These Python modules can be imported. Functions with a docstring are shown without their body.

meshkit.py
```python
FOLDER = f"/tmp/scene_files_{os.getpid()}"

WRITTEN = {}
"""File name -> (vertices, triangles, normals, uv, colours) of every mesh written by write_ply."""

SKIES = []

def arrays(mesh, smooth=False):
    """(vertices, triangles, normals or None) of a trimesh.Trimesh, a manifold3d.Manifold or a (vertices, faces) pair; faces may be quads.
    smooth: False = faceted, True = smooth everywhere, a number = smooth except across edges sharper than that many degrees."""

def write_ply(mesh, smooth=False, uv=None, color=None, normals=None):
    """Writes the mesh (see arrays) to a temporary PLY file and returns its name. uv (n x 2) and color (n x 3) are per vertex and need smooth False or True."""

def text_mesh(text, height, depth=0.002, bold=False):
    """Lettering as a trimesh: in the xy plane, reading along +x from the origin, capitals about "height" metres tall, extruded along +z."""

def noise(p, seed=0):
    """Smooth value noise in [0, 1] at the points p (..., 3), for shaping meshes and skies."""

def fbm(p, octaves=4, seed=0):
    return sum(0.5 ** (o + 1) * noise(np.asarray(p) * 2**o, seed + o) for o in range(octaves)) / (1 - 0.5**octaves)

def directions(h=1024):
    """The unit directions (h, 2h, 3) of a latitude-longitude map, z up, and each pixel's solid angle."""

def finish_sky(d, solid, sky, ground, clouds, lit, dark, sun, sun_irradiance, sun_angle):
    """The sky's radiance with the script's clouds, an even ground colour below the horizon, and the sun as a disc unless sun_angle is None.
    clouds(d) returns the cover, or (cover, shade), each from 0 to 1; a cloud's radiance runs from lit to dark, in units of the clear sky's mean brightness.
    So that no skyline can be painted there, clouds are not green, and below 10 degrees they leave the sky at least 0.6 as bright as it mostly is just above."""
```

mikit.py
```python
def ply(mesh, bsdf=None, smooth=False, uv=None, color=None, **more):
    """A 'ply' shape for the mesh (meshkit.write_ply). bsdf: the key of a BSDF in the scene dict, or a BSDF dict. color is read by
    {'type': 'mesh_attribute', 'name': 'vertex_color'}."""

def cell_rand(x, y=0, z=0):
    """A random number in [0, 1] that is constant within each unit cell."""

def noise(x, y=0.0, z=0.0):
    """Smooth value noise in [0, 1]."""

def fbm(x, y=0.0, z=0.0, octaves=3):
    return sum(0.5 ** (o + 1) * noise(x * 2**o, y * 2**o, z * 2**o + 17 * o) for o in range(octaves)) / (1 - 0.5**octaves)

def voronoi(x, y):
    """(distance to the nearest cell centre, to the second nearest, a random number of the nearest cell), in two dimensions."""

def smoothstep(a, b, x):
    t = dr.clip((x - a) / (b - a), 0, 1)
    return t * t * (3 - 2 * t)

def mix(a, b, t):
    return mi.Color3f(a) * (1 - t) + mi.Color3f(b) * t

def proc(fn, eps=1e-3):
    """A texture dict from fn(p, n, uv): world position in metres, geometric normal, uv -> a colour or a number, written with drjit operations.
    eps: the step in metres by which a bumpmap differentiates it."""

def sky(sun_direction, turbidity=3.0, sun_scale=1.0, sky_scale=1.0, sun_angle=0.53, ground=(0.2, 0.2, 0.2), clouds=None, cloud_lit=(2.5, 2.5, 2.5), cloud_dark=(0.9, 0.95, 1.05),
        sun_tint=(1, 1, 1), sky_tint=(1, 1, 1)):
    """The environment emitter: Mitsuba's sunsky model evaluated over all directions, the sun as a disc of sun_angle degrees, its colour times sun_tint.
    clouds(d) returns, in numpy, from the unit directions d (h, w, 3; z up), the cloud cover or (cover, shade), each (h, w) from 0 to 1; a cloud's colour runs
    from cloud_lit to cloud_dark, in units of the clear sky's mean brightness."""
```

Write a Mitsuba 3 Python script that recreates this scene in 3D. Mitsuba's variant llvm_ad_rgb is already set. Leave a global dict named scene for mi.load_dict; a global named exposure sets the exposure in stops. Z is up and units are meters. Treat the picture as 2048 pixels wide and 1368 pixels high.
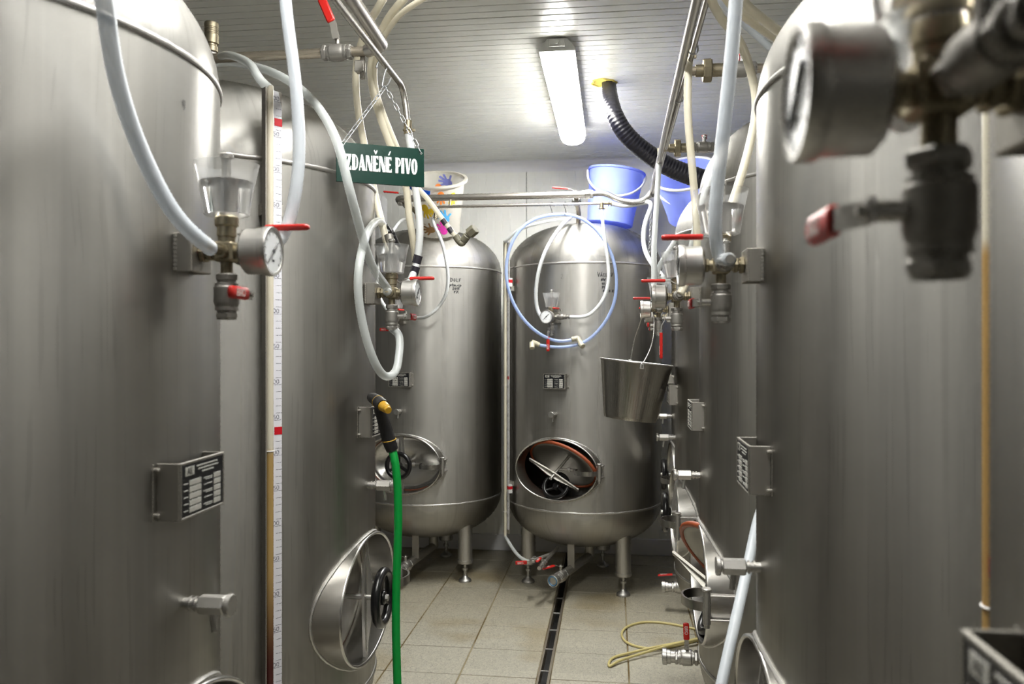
import math, random
import numpy as np, trimesh, shapely, mitsuba as mi, drjit as dr
from shapely import affinity
from shapely.geometry import Polygon, Point, box as sbox
from shapely.ops import unary_union
from scipy.interpolate import CubicSpline
import mikit, meshkit
from mikit import ply, proc, noise, fbm, smoothstep, mix, cell_rand

random.seed(7); RNG = np.random.default_rng(7)
T = mi.ScalarTransform4f
scene, labels = {}, {}

# ---------------------------------------------------------------- camera, lamps, exposure
H, F, YAW = 1.287, 1600.0, math.radians(7.16)
CS, SN = math.cos(YAW), math.sin(YAW)
scene['camera'] = {'type': 'thinlens', 'fov': 2 * math.degrees(math.atan(1024 / F)), 'fov_axis': 'x', 'aperture_radius': 0.0022, 'focus_distance': 2.3,
                   'near_clip': 0.02, 'far_clip': 50.0, 'to_world': T().look_at(origin=[0, 0, H], target=[-SN, CS, H], up=[0, 0, 1])}
exposure = 1.7
LAMP_POWER, LAMP2_POWER = 31.0, 23.0

def W(u, v, d):
    """The point of the room seen at pixel (u, v) at depth d along the lens axis (used to measure the room from the photograph)."""
    xc = (u - 1024) / F * d
    return np.array([xc * CS - d * SN, xc * SN + d * CS, H + (684 - v) / F * d])

# ---------------------------------------------------------------- mesh helpers
V3 = lambda *a: np.array(a, float)
def cat(*ms):
    out = []
    for m in ms:
        out += list(m) if isinstance(m, (list, tuple)) else [m]
    return trimesh.util.concatenate(out)
def frame(axis):
    z = np.asarray(axis, float); z = z / np.linalg.norm(z)
    x = np.cross([0, 0, 1.0], z)
    if np.linalg.norm(x) < 1e-6: x = V3(1, 0, 0)
    x /= np.linalg.norm(x)
    return np.stack([x, np.cross(z, x), z], 1)
def place(m, origin, axis=(0, 0, 1)):
    m = m.copy(); A = np.eye(4); A[:3, :3] = frame(axis); A[:3, 3] = origin
    m.apply_transform(A); return m
def move(m, *t):
    m = m.copy(); m.apply_translation(t); return m
def rot(m, deg, axis, point=(0, 0, 0)):
    m = m.copy(); m.apply_transform(trimesh.transformations.rotation_matrix(math.radians(deg), axis, point)); return m
def lathe(profile, n=32, origin=(0, 0, 0), axis=(0, 0, 1), closed=False):
    """Surface of revolution of (r, h) pairs round the axis."""
    p = np.asarray(profile, float); a = np.arange(n) * 2 * np.pi / n
    v = np.stack([p[:, None, 0] * np.cos(a), p[:, None, 0] * np.sin(a), np.repeat(p[:, 1:2], n, 1)], -1).reshape(-1, 3)
    k = len(p); rows = k if closed else k - 1
    i, j = np.meshgrid(np.arange(rows), np.arange(n), indexing='ij')
    q = np.stack([i * n + j, i * n + (j + 1) % n, ((i + 1) % k) * n + (j + 1) % n, ((i + 1) % k) * n + j], -1).reshape(-1, 4)
    m = trimesh.Trimesh(v, np.vstack([q[:, [0, 1, 2]], q[:, [0, 2, 3]]]), process=False)
    m.merge_vertices(); m.update_faces(m.nondegenerate_faces())
    return place(m, origin, axis)
def rod(p0, p1, r, n=16, bevel=0.0, r1=None):
    p0, p1 = np.asarray(p0, float), np.asarray(p1, float); L = np.linalg.norm(p1 - p0); r1 = r if r1 is None else r1; b = bevel
    prof = [(0, 0), (r - b, 0)] + ([(r, b)] if b else []) + ([(r1, L - b)] if b else []) + [(r1 - b, L), (0, L)]
    return lathe(prof, n, p0, p1 - p0)
def hexrod(p0, p1, r): return rod(p0, p1, r, 6, r * 0.12)
def rbox(x0, y0, z0, x1, y1, z1, b=0.002):
    """Box with chamfered edges."""
    c = V3(x0 + x1, y0 + y1, z0 + z1) / 2; h = np.abs(V3(x1 - x0, y1 - y0, z1 - z0)) / 2; b = min(b, h.min() * 0.6)
    pts = []
    for s in np.ndindex(2, 2, 2):
        g = np.array(s) * 2 - 1
        for k in range(3):
            e = np.full(3, b); e[k] = 0
            pts.append(c + g * (h - e))
    return trimesh.convex.convex_hull(np.array(pts))
def spline(pts, n=60):
    p = np.asarray(pts, float)
    if len(p) == 2: return np.linspace(p[0], p[1], n)
    t = np.r_[0, np.cumsum(np.sqrt(np.linalg.norm(np.diff(p, axis=0), axis=1)))]
    return CubicSpline(t, p, bc_type='natural')(np.linspace(0, t[-1], n))
def sweep(path, r, n=12, closed=False, cap=True, sect=None, up=None):
    """A tube (or the section sect, k x 2) along a polyline; r may vary along it."""
    p = np.asarray(path, float)
    tg = np.roll(p, -1, 0) - np.roll(p, 1, 0) if closed else np.gradient(p, axis=0)
    tg /= np.linalg.norm(tg, axis=1, keepdims=True) + 1e-12
    if up is None:
        a = np.cross(tg[0], [0, 0, 1.0]) if abs(tg[0, 2]) < 0.9 else np.cross(tg[0], [1.0, 0, 0])
        A = []
        for t in tg:
            a = a - t * (a @ t); a = a / np.linalg.norm(a); A.append(a)
        A = np.array(A)
    else:
        A = np.cross(tg, np.broadcast_to(np.asarray(up, float), tg.shape)); A /= np.linalg.norm(A, axis=1, keepdims=True)
    B = np.cross(tg, A)
    if sect is None:
        ang = np.arange(n) * 2 * np.pi / n; sect = np.stack([np.cos(ang), np.sin(ang)], 1)
    else: sect = np.asarray(sect, float); n = len(sect)
    rr = np.broadcast_to(r, (len(p),))[:, None, None]
    v = (p[:, None] + rr * (sect[None, :, :1] * A[:, None] + sect[None, :, 1:] * B[:, None])).reshape(-1, 3)
    k = len(p); rows = k if closed else k - 1
    i, j = np.meshgrid(np.arange(rows), np.arange(n), indexing='ij')
    q = np.stack([i * n + j, i * n + (j + 1) % n, ((i + 1) % k) * n + (j + 1) % n, ((i + 1) % k) * n + j], -1).reshape(-1, 4)
    f = np.vstack([q[:, [0, 1, 2]], q[:, [0, 2, 3]]])
    if cap and not closed:
        v = np.vstack([v, p[0], p[-1]]); j = np.arange(n); c0, c1 = len(v) - 2, len(v) - 1
        f = np.vstack([f, np.stack([(j + 1) % n, j, j * 0 + c0], 1), np.stack([(k - 1) * n + j, (k - 1) * n + (j + 1) % n, j * 0 + c1], 1)])
    return trimesh.Trimesh(v, f, process=False)
def torus(c, axis, R, r, n=40, k=10, a0=0, a1=360):
    B = frame(axis); full = a1 - a0 >= 360
    a = np.radians(np.linspace(a0, a1, n, endpoint=not full))
    p = np.asarray(c) + R * (np.cos(a)[:, None] * B[:, 0] + np.sin(a)[:, None] * B[:, 1])
    return sweep(p, r, k, closed=full)
def extrude(poly, depth):
    gs = [g for g in getattr(poly, 'geoms', [poly]) if g.area > 1e-12]
    return cat([trimesh.creation.extrude_polygon(g, depth, engine='earcut') for g in gs])
def ell(cx, cy, rx, ry, n=40):
    a = np.arange(n) * 2 * np.pi / n
    return Polygon(np.stack([cx + rx * np.cos(a), cy + ry * np.sin(a)], 1))
def onto(m, O, X, Y):
    """The mesh laid from the xy plane into the plane through O with axes X, Y."""
    X = np.asarray(X, float); Y = np.asarray(Y, float); Z = np.cross(X, Y); Z = Z / np.linalg.norm(Z)
    m = m.copy(); v = m.vertices; m.vertices = np.asarray(O) + v[:, :1] * X + v[:, 1:2] * Y + v[:, 2:] * Z
    return m

# ---------------------------------------------------------------- scene helpers
def free(key):
    if key not in used: used.add(key); return key
    k = 1
    while f'{key}_{k:03d}' in used: k += 1
    used.add(f'{key}_{k:03d}'); return f'{key}_{k:03d}'
used = set()
def thing(name, label, cat_, group=None):
    k = free(name); labels[k] = {'label': label, 'category': cat_}
    if group: labels[k]['group'] = group
    return k
def part(parent, name, shape, mat=None, smooth=35, label=None, to=None, kind=None):
    """One mesh (or a ready ply dict) as a part of the thing or part `parent`."""
    k = free(parent + '__' + name)
    d = shape if isinstance(shape, dict) else ply(shape, mat, smooth)
    scene[k] = {**d, 'to_world': to} if to is not None else d
    if label or kind: labels[k] = {**({'label': label} if label else {}), **({'kind': kind} if kind else {})}
    return k
def single(name, mesh, mat, label, cat_, group=None, smooth=35):
    k = thing(name, label, cat_, group); scene[k] = ply(mesh, mat, smooth); return k
def struct(name, mesh, mat, smooth=35, label=None):
    k = free(name); labels[k] = {'kind': 'structure', **({'label': label} if label else {})}
    if mesh is not None: scene[k] = ply(mesh, mat, smooth)
    return k

# ---------------------------------------------------------------- materials
def rgb(*c): return {'type': 'rgb', 'value': list(c)}
def two(b): return {'type': 'twosided', 'bsdf': b}
def plastic(c, a=0.25): return two({'type': 'roughplastic', 'diffuse_reflectance': c if isinstance(c, dict) else rgb(*c), 'alpha': a, 'nonlinear': False})
def metal(c, au, av=None, mat='Cr'): return two({'type': 'roughconductor', 'eta': rgb(2.5, 2.5, 2.5), 'k': rgb(3.1, 3.1, 3.1), 'specular_reflectance': c if isinstance(c, dict) else rgb(*c), 'alpha_u': au, 'alpha_v': av or au, 'distribution': 'ggx'})

def tank_tint(p, n, uv):
    # uv = (arc length round the shell from its front, height): mill streaks, rub marks, dried drips and the ground halo round the manway
    s, z = uv.x, uv.y
    streak = fbm(s * 90, z * 2.2, 3.0, 3)
    cloud = fbm(s * 5 + 2 * p.y, z * 4, p.x * 3, 3)
    scratch = smoothstep(0.78, 0.86, noise(s * 260 + 4 * noise(s * 9, z * 6), z * 7, 5.0)) * 0.07
    e = dr.sqrt(dr.square(s / 0.275) + dr.square((z - 0.656) / 0.205))
    halo = smoothstep(1.02, 0.94, e + 0.05 * (cloud - 0.5)) * 0.06
    k = 0.74 + 0.12 * (streak - 0.5) + 0.22 * (cloud - 0.5) - scratch + halo
    drip = smoothstep(0.70, 0.85, noise(s * 55, z * 1.3, 9.0)) * smoothstep(0.35, 0.75, noise(s * 13, z * 5, 2.0)) * 0.10
    k = dr.clip(k - drip, 0.3, 1.0)
    return mi.Color3f(k * 0.985, k * 0.965, k * 0.915)
def raw_metal(c, au, av): return {'type': 'roughconductor', 'eta': rgb(2.5, 2.5, 2.5), 'k': rgb(3.1, 3.1, 3.1), 'specular_reflectance': c, 'alpha_u': au, 'alpha_v': av, 'distribution': 'beckmann'}
TINT = proc(tank_tint)
scene['tank_steel'] = two({'type': 'blendbsdf', 'weight': 0.56, 'b0': raw_metal(TINT, 0.07, 0.17), 'b1': {**raw_metal(TINT, 0.40, 0.54), 'distribution': 'beckmann'}})
scene['steel'] = metal((0.97, 0.95, 0.91), 0.2)
scene['steel_cast'] = metal((0.64, 0.62, 0.58), 0.34)
scene['steel_polished'] = metal((0.97, 0.95, 0.91), 0.07)
scene['steel_bead'] = metal((1.0, 0.98, 0.94), 0.22)
scene['steel_dull'] = metal((0.75, 0.72, 0.66), 0.3)
scene['pipe_steel'] = metal((0.92, 0.88, 0.82), 0.14)
scene['pipe_tarnished'] = metal((0.72, 0.64, 0.52), 0.28)
scene['nickel_brass'] = metal((0.60, 0.53, 0.38), 0.24)
scene['brass'] = metal((0.9, 0.68, 0.25), 0.25)
scene['chain_zinc'] = metal((0.75, 0.78, 0.8), 0.3)
scene['bucket_steel'] = metal((0.95, 0.91, 0.83), 0.05, 0.09)
scene['red_grip'] = plastic((0.52, 0.018, 0.014), 0.2)
scene['white_ink'] = plastic((0.75, 0.6, 0.58), 0.4)
scene['black_rubber'] = plastic((0.012, 0.012, 0.013), 0.28)
scene['black_bakelite'] = plastic((0.008, 0.008, 0.009), 0.1)
scene['duct_black'] = plastic((0.010, 0.010, 0.016), 0.18)
scene['marker_ink'] = plastic((0.012, 0.012, 0.014), 0.4)
scene['dial_white'] = plastic((0.86, 0.88, 0.90), 0.15)
scene['plate_black'] = plastic((0.012, 0.013, 0.016), 0.25)
scene['plate_white'] = plastic((0.60, 0.59, 0.55), 0.3)
scene['scale_white'] = plastic((0.74, 0.74, 0.80), 0.25)
scene['scale_ink'] = plastic((0.10, 0.10, 0.14), 0.4)
scene['scale_red'] = plastic((0.55, 0.01, 0.02), 0.3)
scene['gasket_orange'] = plastic((0.36, 0.075, 0.025), 0.35)
scene['sign_green'] = plastic((0.001, 0.026, 0.018), 0.15)
scene['sign_letter'] = plastic((0.74, 0.78, 0.76), 0.3)
scene['white_plastic'] = plastic((0.78, 0.79, 0.80), 0.25)
scene['grey_fitting'] = plastic((0.20, 0.19, 0.14), 0.3)
scene['beige_fitting'] = plastic((0.50, 0.47, 0.36), 0.25)
scene['hose_green'] = plastic((0.0, 0.30, 0.045), 0.3)
scene['nozzle_yellow'] = plastic((0.50, 0.28, 0.02), 0.25)
scene['lamp_grey'] = plastic((0.42, 0.42, 0.40), 0.35)
scene['blue_plastic'] = plastic((0.01, 0.09, 0.55), 0.2)
scene['coupling_blue'] = plastic((0.10, 0.22, 0.36), 0.25)
def hose(c, clear): return {'type': 'blendbsdf', 'weight': clear, 'b0': plastic(c, 0.15), 'b1': {'type': 'thindielectric', 'int_ior': 1.3}}
scene['hose_milky'] = hose((0.74, 0.79, 0.85), 0.34)
scene['hose_cream'] = hose((0.82, 0.77, 0.62), 0.36)
scene['hose_white'] = hose((0.82, 0.85, 0.86), 0.12)
scene['hose_clear'] = hose((0.72, 0.76, 0.76), 0.52)
scene['hose_blue'] = hose((0.46, 0.60, 0.95), 0.35)
scene['hose_yellow'] = plastic((0.58, 0.50, 0.22), 0.2)
scene['tape_dark'] = plastic((0.03, 0.028, 0.04), 0.3)
def beer(p, n, uv):
    return mix((0.06, 0.014, 0.012), mix((0.36, 0.24, 0.09), (0.58, 0.54, 0.44), smoothstep(1.05, 1.07, p.z)), smoothstep(0.60, 0.85, p.z))
def beer_full(p, n, uv): return mix((0.40, 0.25, 0.09), (0.62, 0.58, 0.46), smoothstep(1.36, 1.38, p.z))
scene['beer_tube'] = plastic(proc(beer), 0.1)
scene['tube_clear'] = plastic((0.60, 0.57, 0.46), 0.1)
scene['beer_tube_full'] = plastic(proc(beer_full), 0.1)
scene['cup_clear'] = hose((0.86, 0.88, 0.90), 0.84)
scene['water'] = {'type': 'dielectric', 'int_ior': 1.33, 'ext_ior': 1.0}
scene['bucket_blue'] = {'type': 'principledthin', 'base_color': rgb(0.34, 0.42, 0.96), 'roughness': 0.3, 'diff_trans': 0.9, 'spec_trans': 0.0, 'eta': 1.4}
scene['bucket_clear'] = {'type': 'principledthin', 'base_color': rgb(0.80, 0.78, 0.72), 'roughness': 0.3, 'diff_trans': 0.9, 'spec_trans': 0.25, 'eta': 1.4}
for nm, c in dict(yellow=(0.85, 0.60, 0.03), blue=(0.10, 0.42, 0.80), orange=(0.85, 0.25, 0.05), pink=(0.85, 0.06, 0.50), brown=(0.42, 0.24, 0.10), lime=(0.45, 0.65, 0.06), violet=(0.2, 0.22, 0.6)).items():
    scene['paint_' + nm] = plastic(c, 0.3)
def floor_tile(p, n, uv):
    g = fbm(p.x * 160, p.y * 160, 1.0, 2); c = fbm(p.x * 3.1, p.y * 3.7, 4.0, 3)
    tone = 0.94 + 0.10 * (cell_rand(dr.floor((p.x + 9.287) / 0.3), dr.floor((p.y + 9.04) / 0.27), 3) - 0.5)
    stain = smoothstep(0.50, 0.72, c) * 0.55 + 0.25 * smoothstep(3.3, 3.9, p.y)
    speck = smoothstep(0.72, 0.80, noise(p.x * 420, p.y * 420, 2.0)) * 0.35
    return mix((0.50, 0.475, 0.395), (0.36, 0.29, 0.165), dr.clip(stain, 0, 0.8)) * (tone * (0.82 + 0.30 * g) * (1 - speck))
scene['floor_tile'] = two({'type': 'roughplastic', 'diffuse_reflectance': proc(floor_tile), 'alpha': 0.32, 'nonlinear': False})
def grout(p, n, uv): return mix((0.26, 0.22, 0.14), (0.13, 0.095, 0.045), smoothstep(0.35, 0.7, fbm(p.x * 4, p.y * 6, 2.0, 2)))
scene['grout'] = two({'type': 'diffuse', 'reflectance': proc(grout)})
scene['panel_white'] = plastic((0.74, 0.745, 0.70), 0.14)
scene['panel_wall'] = plastic((0.82, 0.825, 0.79), 0.2)
scene['coving'] = plastic((0.76, 0.76, 0.78), 0.25)
scene['wall_paint'] = plastic((0.12, 0.12, 0.115), 0.4)
scene['wall_dark'] = plastic((0.03, 0.03, 0.03), 0.4)
scene['foam'] = two({'type': 'diffuse', 'reflectance': rgb(0.55, 0.45, 0.12)})
scene['drain_dark'] = plastic((0.006, 0.006, 0.006), 0.4)
# ---------------------------------------------------------------- the setting
XL, XR, Y0, Y1, ZC = -1.75, 1.30, -2.2, 4.90, 2.393
floor = struct('floor', cat(rbox(XL, Y0, -0.08, -0.287, Y1, -0.003, 0.001), rbox(-0.237, Y0, -0.08, XR, Y1, -0.003, 0.001)), 'grout', False)
xs = [-1.787 + 0.3 * k for k in range(5)] + [-0.237 + 0.3 * k for k in range(6)]
tile_count = 0
for k, x in enumerate(xs):
    for j in range(26):
        y = 3.86 - 0.27 * (j - 4)
        x0, x1 = max(x, XL) + 0.003, min(x + 0.30, XR) - 0.003
        y0_, y1_ = max(y - 0.27, Y0) + 0.003, min(y, Y1) - 0.003
        if x1 - x0 < 0.02 or y1_ - y0_ < 0.02 or y < 1.7: continue
        dz = RNG.uniform(-0.0006, 0.0006)
        b = 0.0015
        pts = [(x0, y0_, -0.01), (x1, y0_, -0.01), (x1, y1_, -0.01), (x0, y1_, -0.01), (x0, y0_, dz - b), (x1, y0_, dz - b), (x1, y1_, dz - b), (x0, y1_, dz - b),
               (x0 + b, y0_ + b, dz), (x1 - b, y0_ + b, dz), (x1 - b, y1_ - b, dz), (x0 + b, y1_ - b, dz)]
        part(floor, 'floor_tile', trimesh.convex.convex_hull(np.array(pts)), 'floor_tile', False)
near = []
for x in xs:
    x0, x1 = max(x, XL) + 0.003, min(x + 0.30, XR) - 0.003
    y = 1.69
    while y > Y0 + 0.05:
        near.append(rbox(x0, max(y - 0.265, Y0), -0.01, x1, y, 0.0, 0.0015)); y -= 0.27
part(floor, 'floor_tile_field', cat(near), 'floor_tile', False, kind='stuff', label='plain floor tiles nearest the camera')
# slot drain
dr_x0, dr_x1 = -0.287, -0.237
drain = thing('floor_drain', 'narrow black slot drain with steel edges running through the floor tiles', 'drain')
part(drain, 'slot', rbox(dr_x0, Y0, -0.08, dr_x1, Y1, -0.045, 0.0005), 'drain_dark', False)
part(drain, 'edge_strip', rbox(dr_x0, Y0, -0.045, dr_x0 + 0.009, Y1, 0.0008, 0.0008), 'pipe_tarnished', False)
part(drain, 'edge_strip', rbox(dr_x1 - 0.011, Y0, -0.045, dr_x1, Y1, 0.0008, 0.0008), 'pipe_tarnished', False)
for k in range(9):
    y = 4.02 - 0.225 * k
    part(drain, 'cross_bar', rbox(dr_x0 + 0.008, y, -0.006, dr_x1 - 0.008, y + 0.006, 0.0006, 0.0006), 'steel', False)

def grooved(width, length, pitch, depth=0.007, g=0.0027, joint=0.004):
    """A sandwich panel's face: width x length in xy, face down at z = 0, V grooves along x every pitch."""
    prof = [(joint, 0.02), (joint, 0.0)]
    y = pitch
    while y < width - pitch * 0.5:
        prof += [(y - g, 0.0), (y - g * 0.8, depth), (y + g * 0.8, depth), (y + g, 0.0)]; y += pitch
    prof += [(width - joint, 0.0), (width - joint, 0.02)]
    p = np.array(prof); n = len(p)
    v = np.vstack([np.c_[np.zeros(n), p], np.c_[np.full(n, length), p]])
    i = np.arange(n - 1)
    f = np.vstack([np.stack([i, i + 1, i + 1 + n], 1), np.stack([i, i + 1 + n, i + n], 1)])
    return trimesh.Trimesh(v, f, process=False)
ceiling = struct('ceiling', rbox(XL, Y0, ZC + 0.012, XR, Y1, ZC + 0.1, 0.001), 'lamp_grey', False)
hole = W(1207, 165, 3.405)
yj = 2.70
rows = [yj - 1.0 * k for k in range(6, -3, -1)]
for a in rows:
    a0, a1 = max(a, Y0), min(a + 1.0, Y1)
    if a1 - a0 < 0.1: continue
    m = move(grooved(a1 - a0, XR - XL, 0.05), XL, a0, ZC)
    part(ceiling, 'ceiling_panel', m, 'panel_white', False)
# torn opening for the duct, edged with foam
ang = np.linspace(0, 2 * np.pi, 40, endpoint=False)
rr = 0.046 * (1 + 0.10 * np.sin(3 * ang + 1) + 0.06 * np.sin(7 * ang))
ring = np.stack([hole[0] + rr * np.cos(ang) * 1.05, hole[1] + rr * np.sin(ang), np.full(40, ZC - 0.001)], 1)
part(ceiling, 'foam_collar', cat(sweep(ring, 0.0045, 8, closed=True), trimesh.Trimesh(np.vstack([ring, [[hole[0], hole[1], ZC - 0.001]]]), [[k, (k + 1) % 40, 40] for k in range(40)], process=False)), 'foam', 40, label='ragged yellow foam edge of the hole round the duct')
wb = struct('wall_back', rbox(XL - 0.1, Y1 + 0.012, 0, XR + 0.1, Y1 + 0.1, ZC + 0.1, 0.001), 'lamp_grey', False)
xj = W(1051, 340, 4.87)[0]
for k in range(-2, 4):
    a0, a1 = max(xj + k - 1, XL), min(xj + k, XR)
    if a1 - a0 < 0.05: continue
    g = grooved(a1 - a0, 2.40, 0.05, 0.002, 0.003, 0.003)
    v = g.vertices.copy()      # (along, across, depth) -> wall facing -y
    g.vertices = np.stack([a0 + v[:, 1], Y1 + v[:, 2], v[:, 0]], 1)
    part(wb, 'wall_panel', g, 'panel_wall', False)
for nm, b in (('wall_left', (XL - 0.1, Y0, 0, XL, Y1, ZC)), ('wall_right', (XR, Y0, 0, XR + 0.1, Y1, ZC)), ('wall_front', (XL - 0.1, Y0 - 0.1, 0, XR + 0.1, Y0, ZC))):
    struct(nm, rbox(*b, 0.001), 'wall_dark' if nm == 'wall_front' else 'wall_paint', False)
# concave coving between back wall and ceiling, skirting at its foot
cv = [(0, 0)] + [(-0.062 + 0.062 * math.sin(t), 0.0 - 0.062 + 0.062 * math.cos(t)) for t in ()]
t_ = np.linspace(0, np.pi / 2, 12)
sec = np.array([(Y1 - 0.060 * (1 - math.sin(t)) - 0.0005, ZC - 0.058 * (1 - math.cos(t)) - 0.0005) for t in t_])
v = np.vstack([np.c_[np.full(12, XL), sec], np.c_[np.full(12, XR), sec]]); i = np.arange(11)
struct('trim_1', trimesh.Trimesh(v, np.vstack([np.stack([i, i + 1, i + 13], 1), np.stack([i, i + 13, i + 12], 1)]), process=False), 'coving', True, 'pale grey concave coving between back wall and ceiling')
struct('baseboard_back', cat(rbox(XL, Y1 - 0.014, 0.0, XR, Y1 + 0.002, 0.10, 0.004)), 'coving', False)

# ---------------------------------------------------------------- luminaires
def lamp(y0, x, power, label):
    k = thing('ceiling_lamp', label, 'lamp', None)
    L, w, z1 = 1.22, 0.066, ZC - 0.004
    zc_ = z1 - 0.046
    base = [(-w * 0.55, 0), (w * 0.55, 0), (w * 0.98, -0.034), (w, -0.046), (-w, -0.046), (-w * 0.98, -0.034)]
    m = extrude(Polygon(base), L); m = onto(m, (x, y0 + L, z1), (1, 0, 0), (0, 0, 1)); part(k, 'housing', m, 'lamp_grey', False)
    part(k, 'end_plate', cat(rbox(x - 0.03, y0 - 0.006, z1 - 0.032, x + 0.03, y0 + 0.004, z1 - 0.002, 0.002), rod((x, y0 - 0.012, z1 - 0.016), (x, y0, z1 - 0.016), 0.007, 12)), 'lamp_grey', 30)
    a = np.linspace(0, np.pi, 15); n = 15
    ys = np.r_[y0 + 0.002, y0 + 0.02, y0 + 0.06, y0 + L - 0.06, y0 + L - 0.02, y0 + L - 0.002]; ss = [0.86, 0.96, 1, 1, 0.96, 0.80]
    P = np.array([[(x + w * 0.97 * s * np.cos(t), y, zc_ - 0.052 * s * np.sin(t) ** 0.7) for t in a] for y, s in zip(ys, ss)])
    v = P.reshape(-1, 3); i, j = np.meshgrid(np.arange(5), np.arange(14), indexing='ij')
    q = np.stack([i * n + j, i * n + j + 1, (i + 1) * n + j + 1, (i + 1) * n + j], -1).reshape(-1, 4)
    f = np.vstack([q[:, [0, 1, 2]], q[:, [0, 2, 3]]])
    caps = []
    for row in (0, 5):
        c = len(v); v = np.vstack([v, [[x, ys[row], zc_]]]); r = row * n + np.arange(14)
        tri = np.stack([r, r + 1, np.full(14, c)], 1); f = np.vstack([f, tri[:, ::-1] if row == 0 else tri])
    m = trimesh.Trimesh(v, f, process=False); ctr = np.array([x, y0 + L / 2, zc_ - 0.01])
    out = ((m.triangles_center - ctr) * m.face_normals).sum(1)
    if out.sum() < 0: m.invert()
    # clamp each face outwards
    ff = m.faces.copy(); bad = ((m.triangles_center - ctr) * m.face_normals * V3(1, 0.05, 1)).sum(1) < 0; ff[bad] = ff[bad][:, ::-1]; m = trimesh.Trimesh(m.vertices, ff, process=False)
    low = m.triangles_center[:, 2] < zc_ - 0.024      # the prismatic trough glows less at its upright sides
    for sel, nm, pw, lb in ((low, 'diffuser', 1.0, 'glowing white diffuser'), (~low, 'diffuser_side', 0.32, 'glowing side of the diffuser')):
        key = part(k, nm, trimesh.Trimesh(m.vertices, m.faces[sel], process=True), 'white_plastic', False, label=lb)
        scene[key] = {**scene[key], 'emitter': {'type': 'area', 'radiance': rgb(power * pw, power * pw * 0.985, power * pw * 0.93)}}
    return k
lamp(2.90, -0.20, LAMP_POWER, 'long white fluorescent ceiling lamp glowing above the tanks at the back')
lamp(0.55, -0.20, LAMP2_POWER, 'second long fluorescent ceiling lamp nearer the camera, above the aisle')
# ---------------------------------------------------------------- the tanks (local frame: axis z, front +x, viewer's left -y)
R, ZL, ZU, DH = 0.41, 0.447, 1.676, 0.242
DZ, DA, DB, NX = 0.656, 0.220, 0.155, 0.416        # manway centre height, half axes, neck plane

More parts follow.
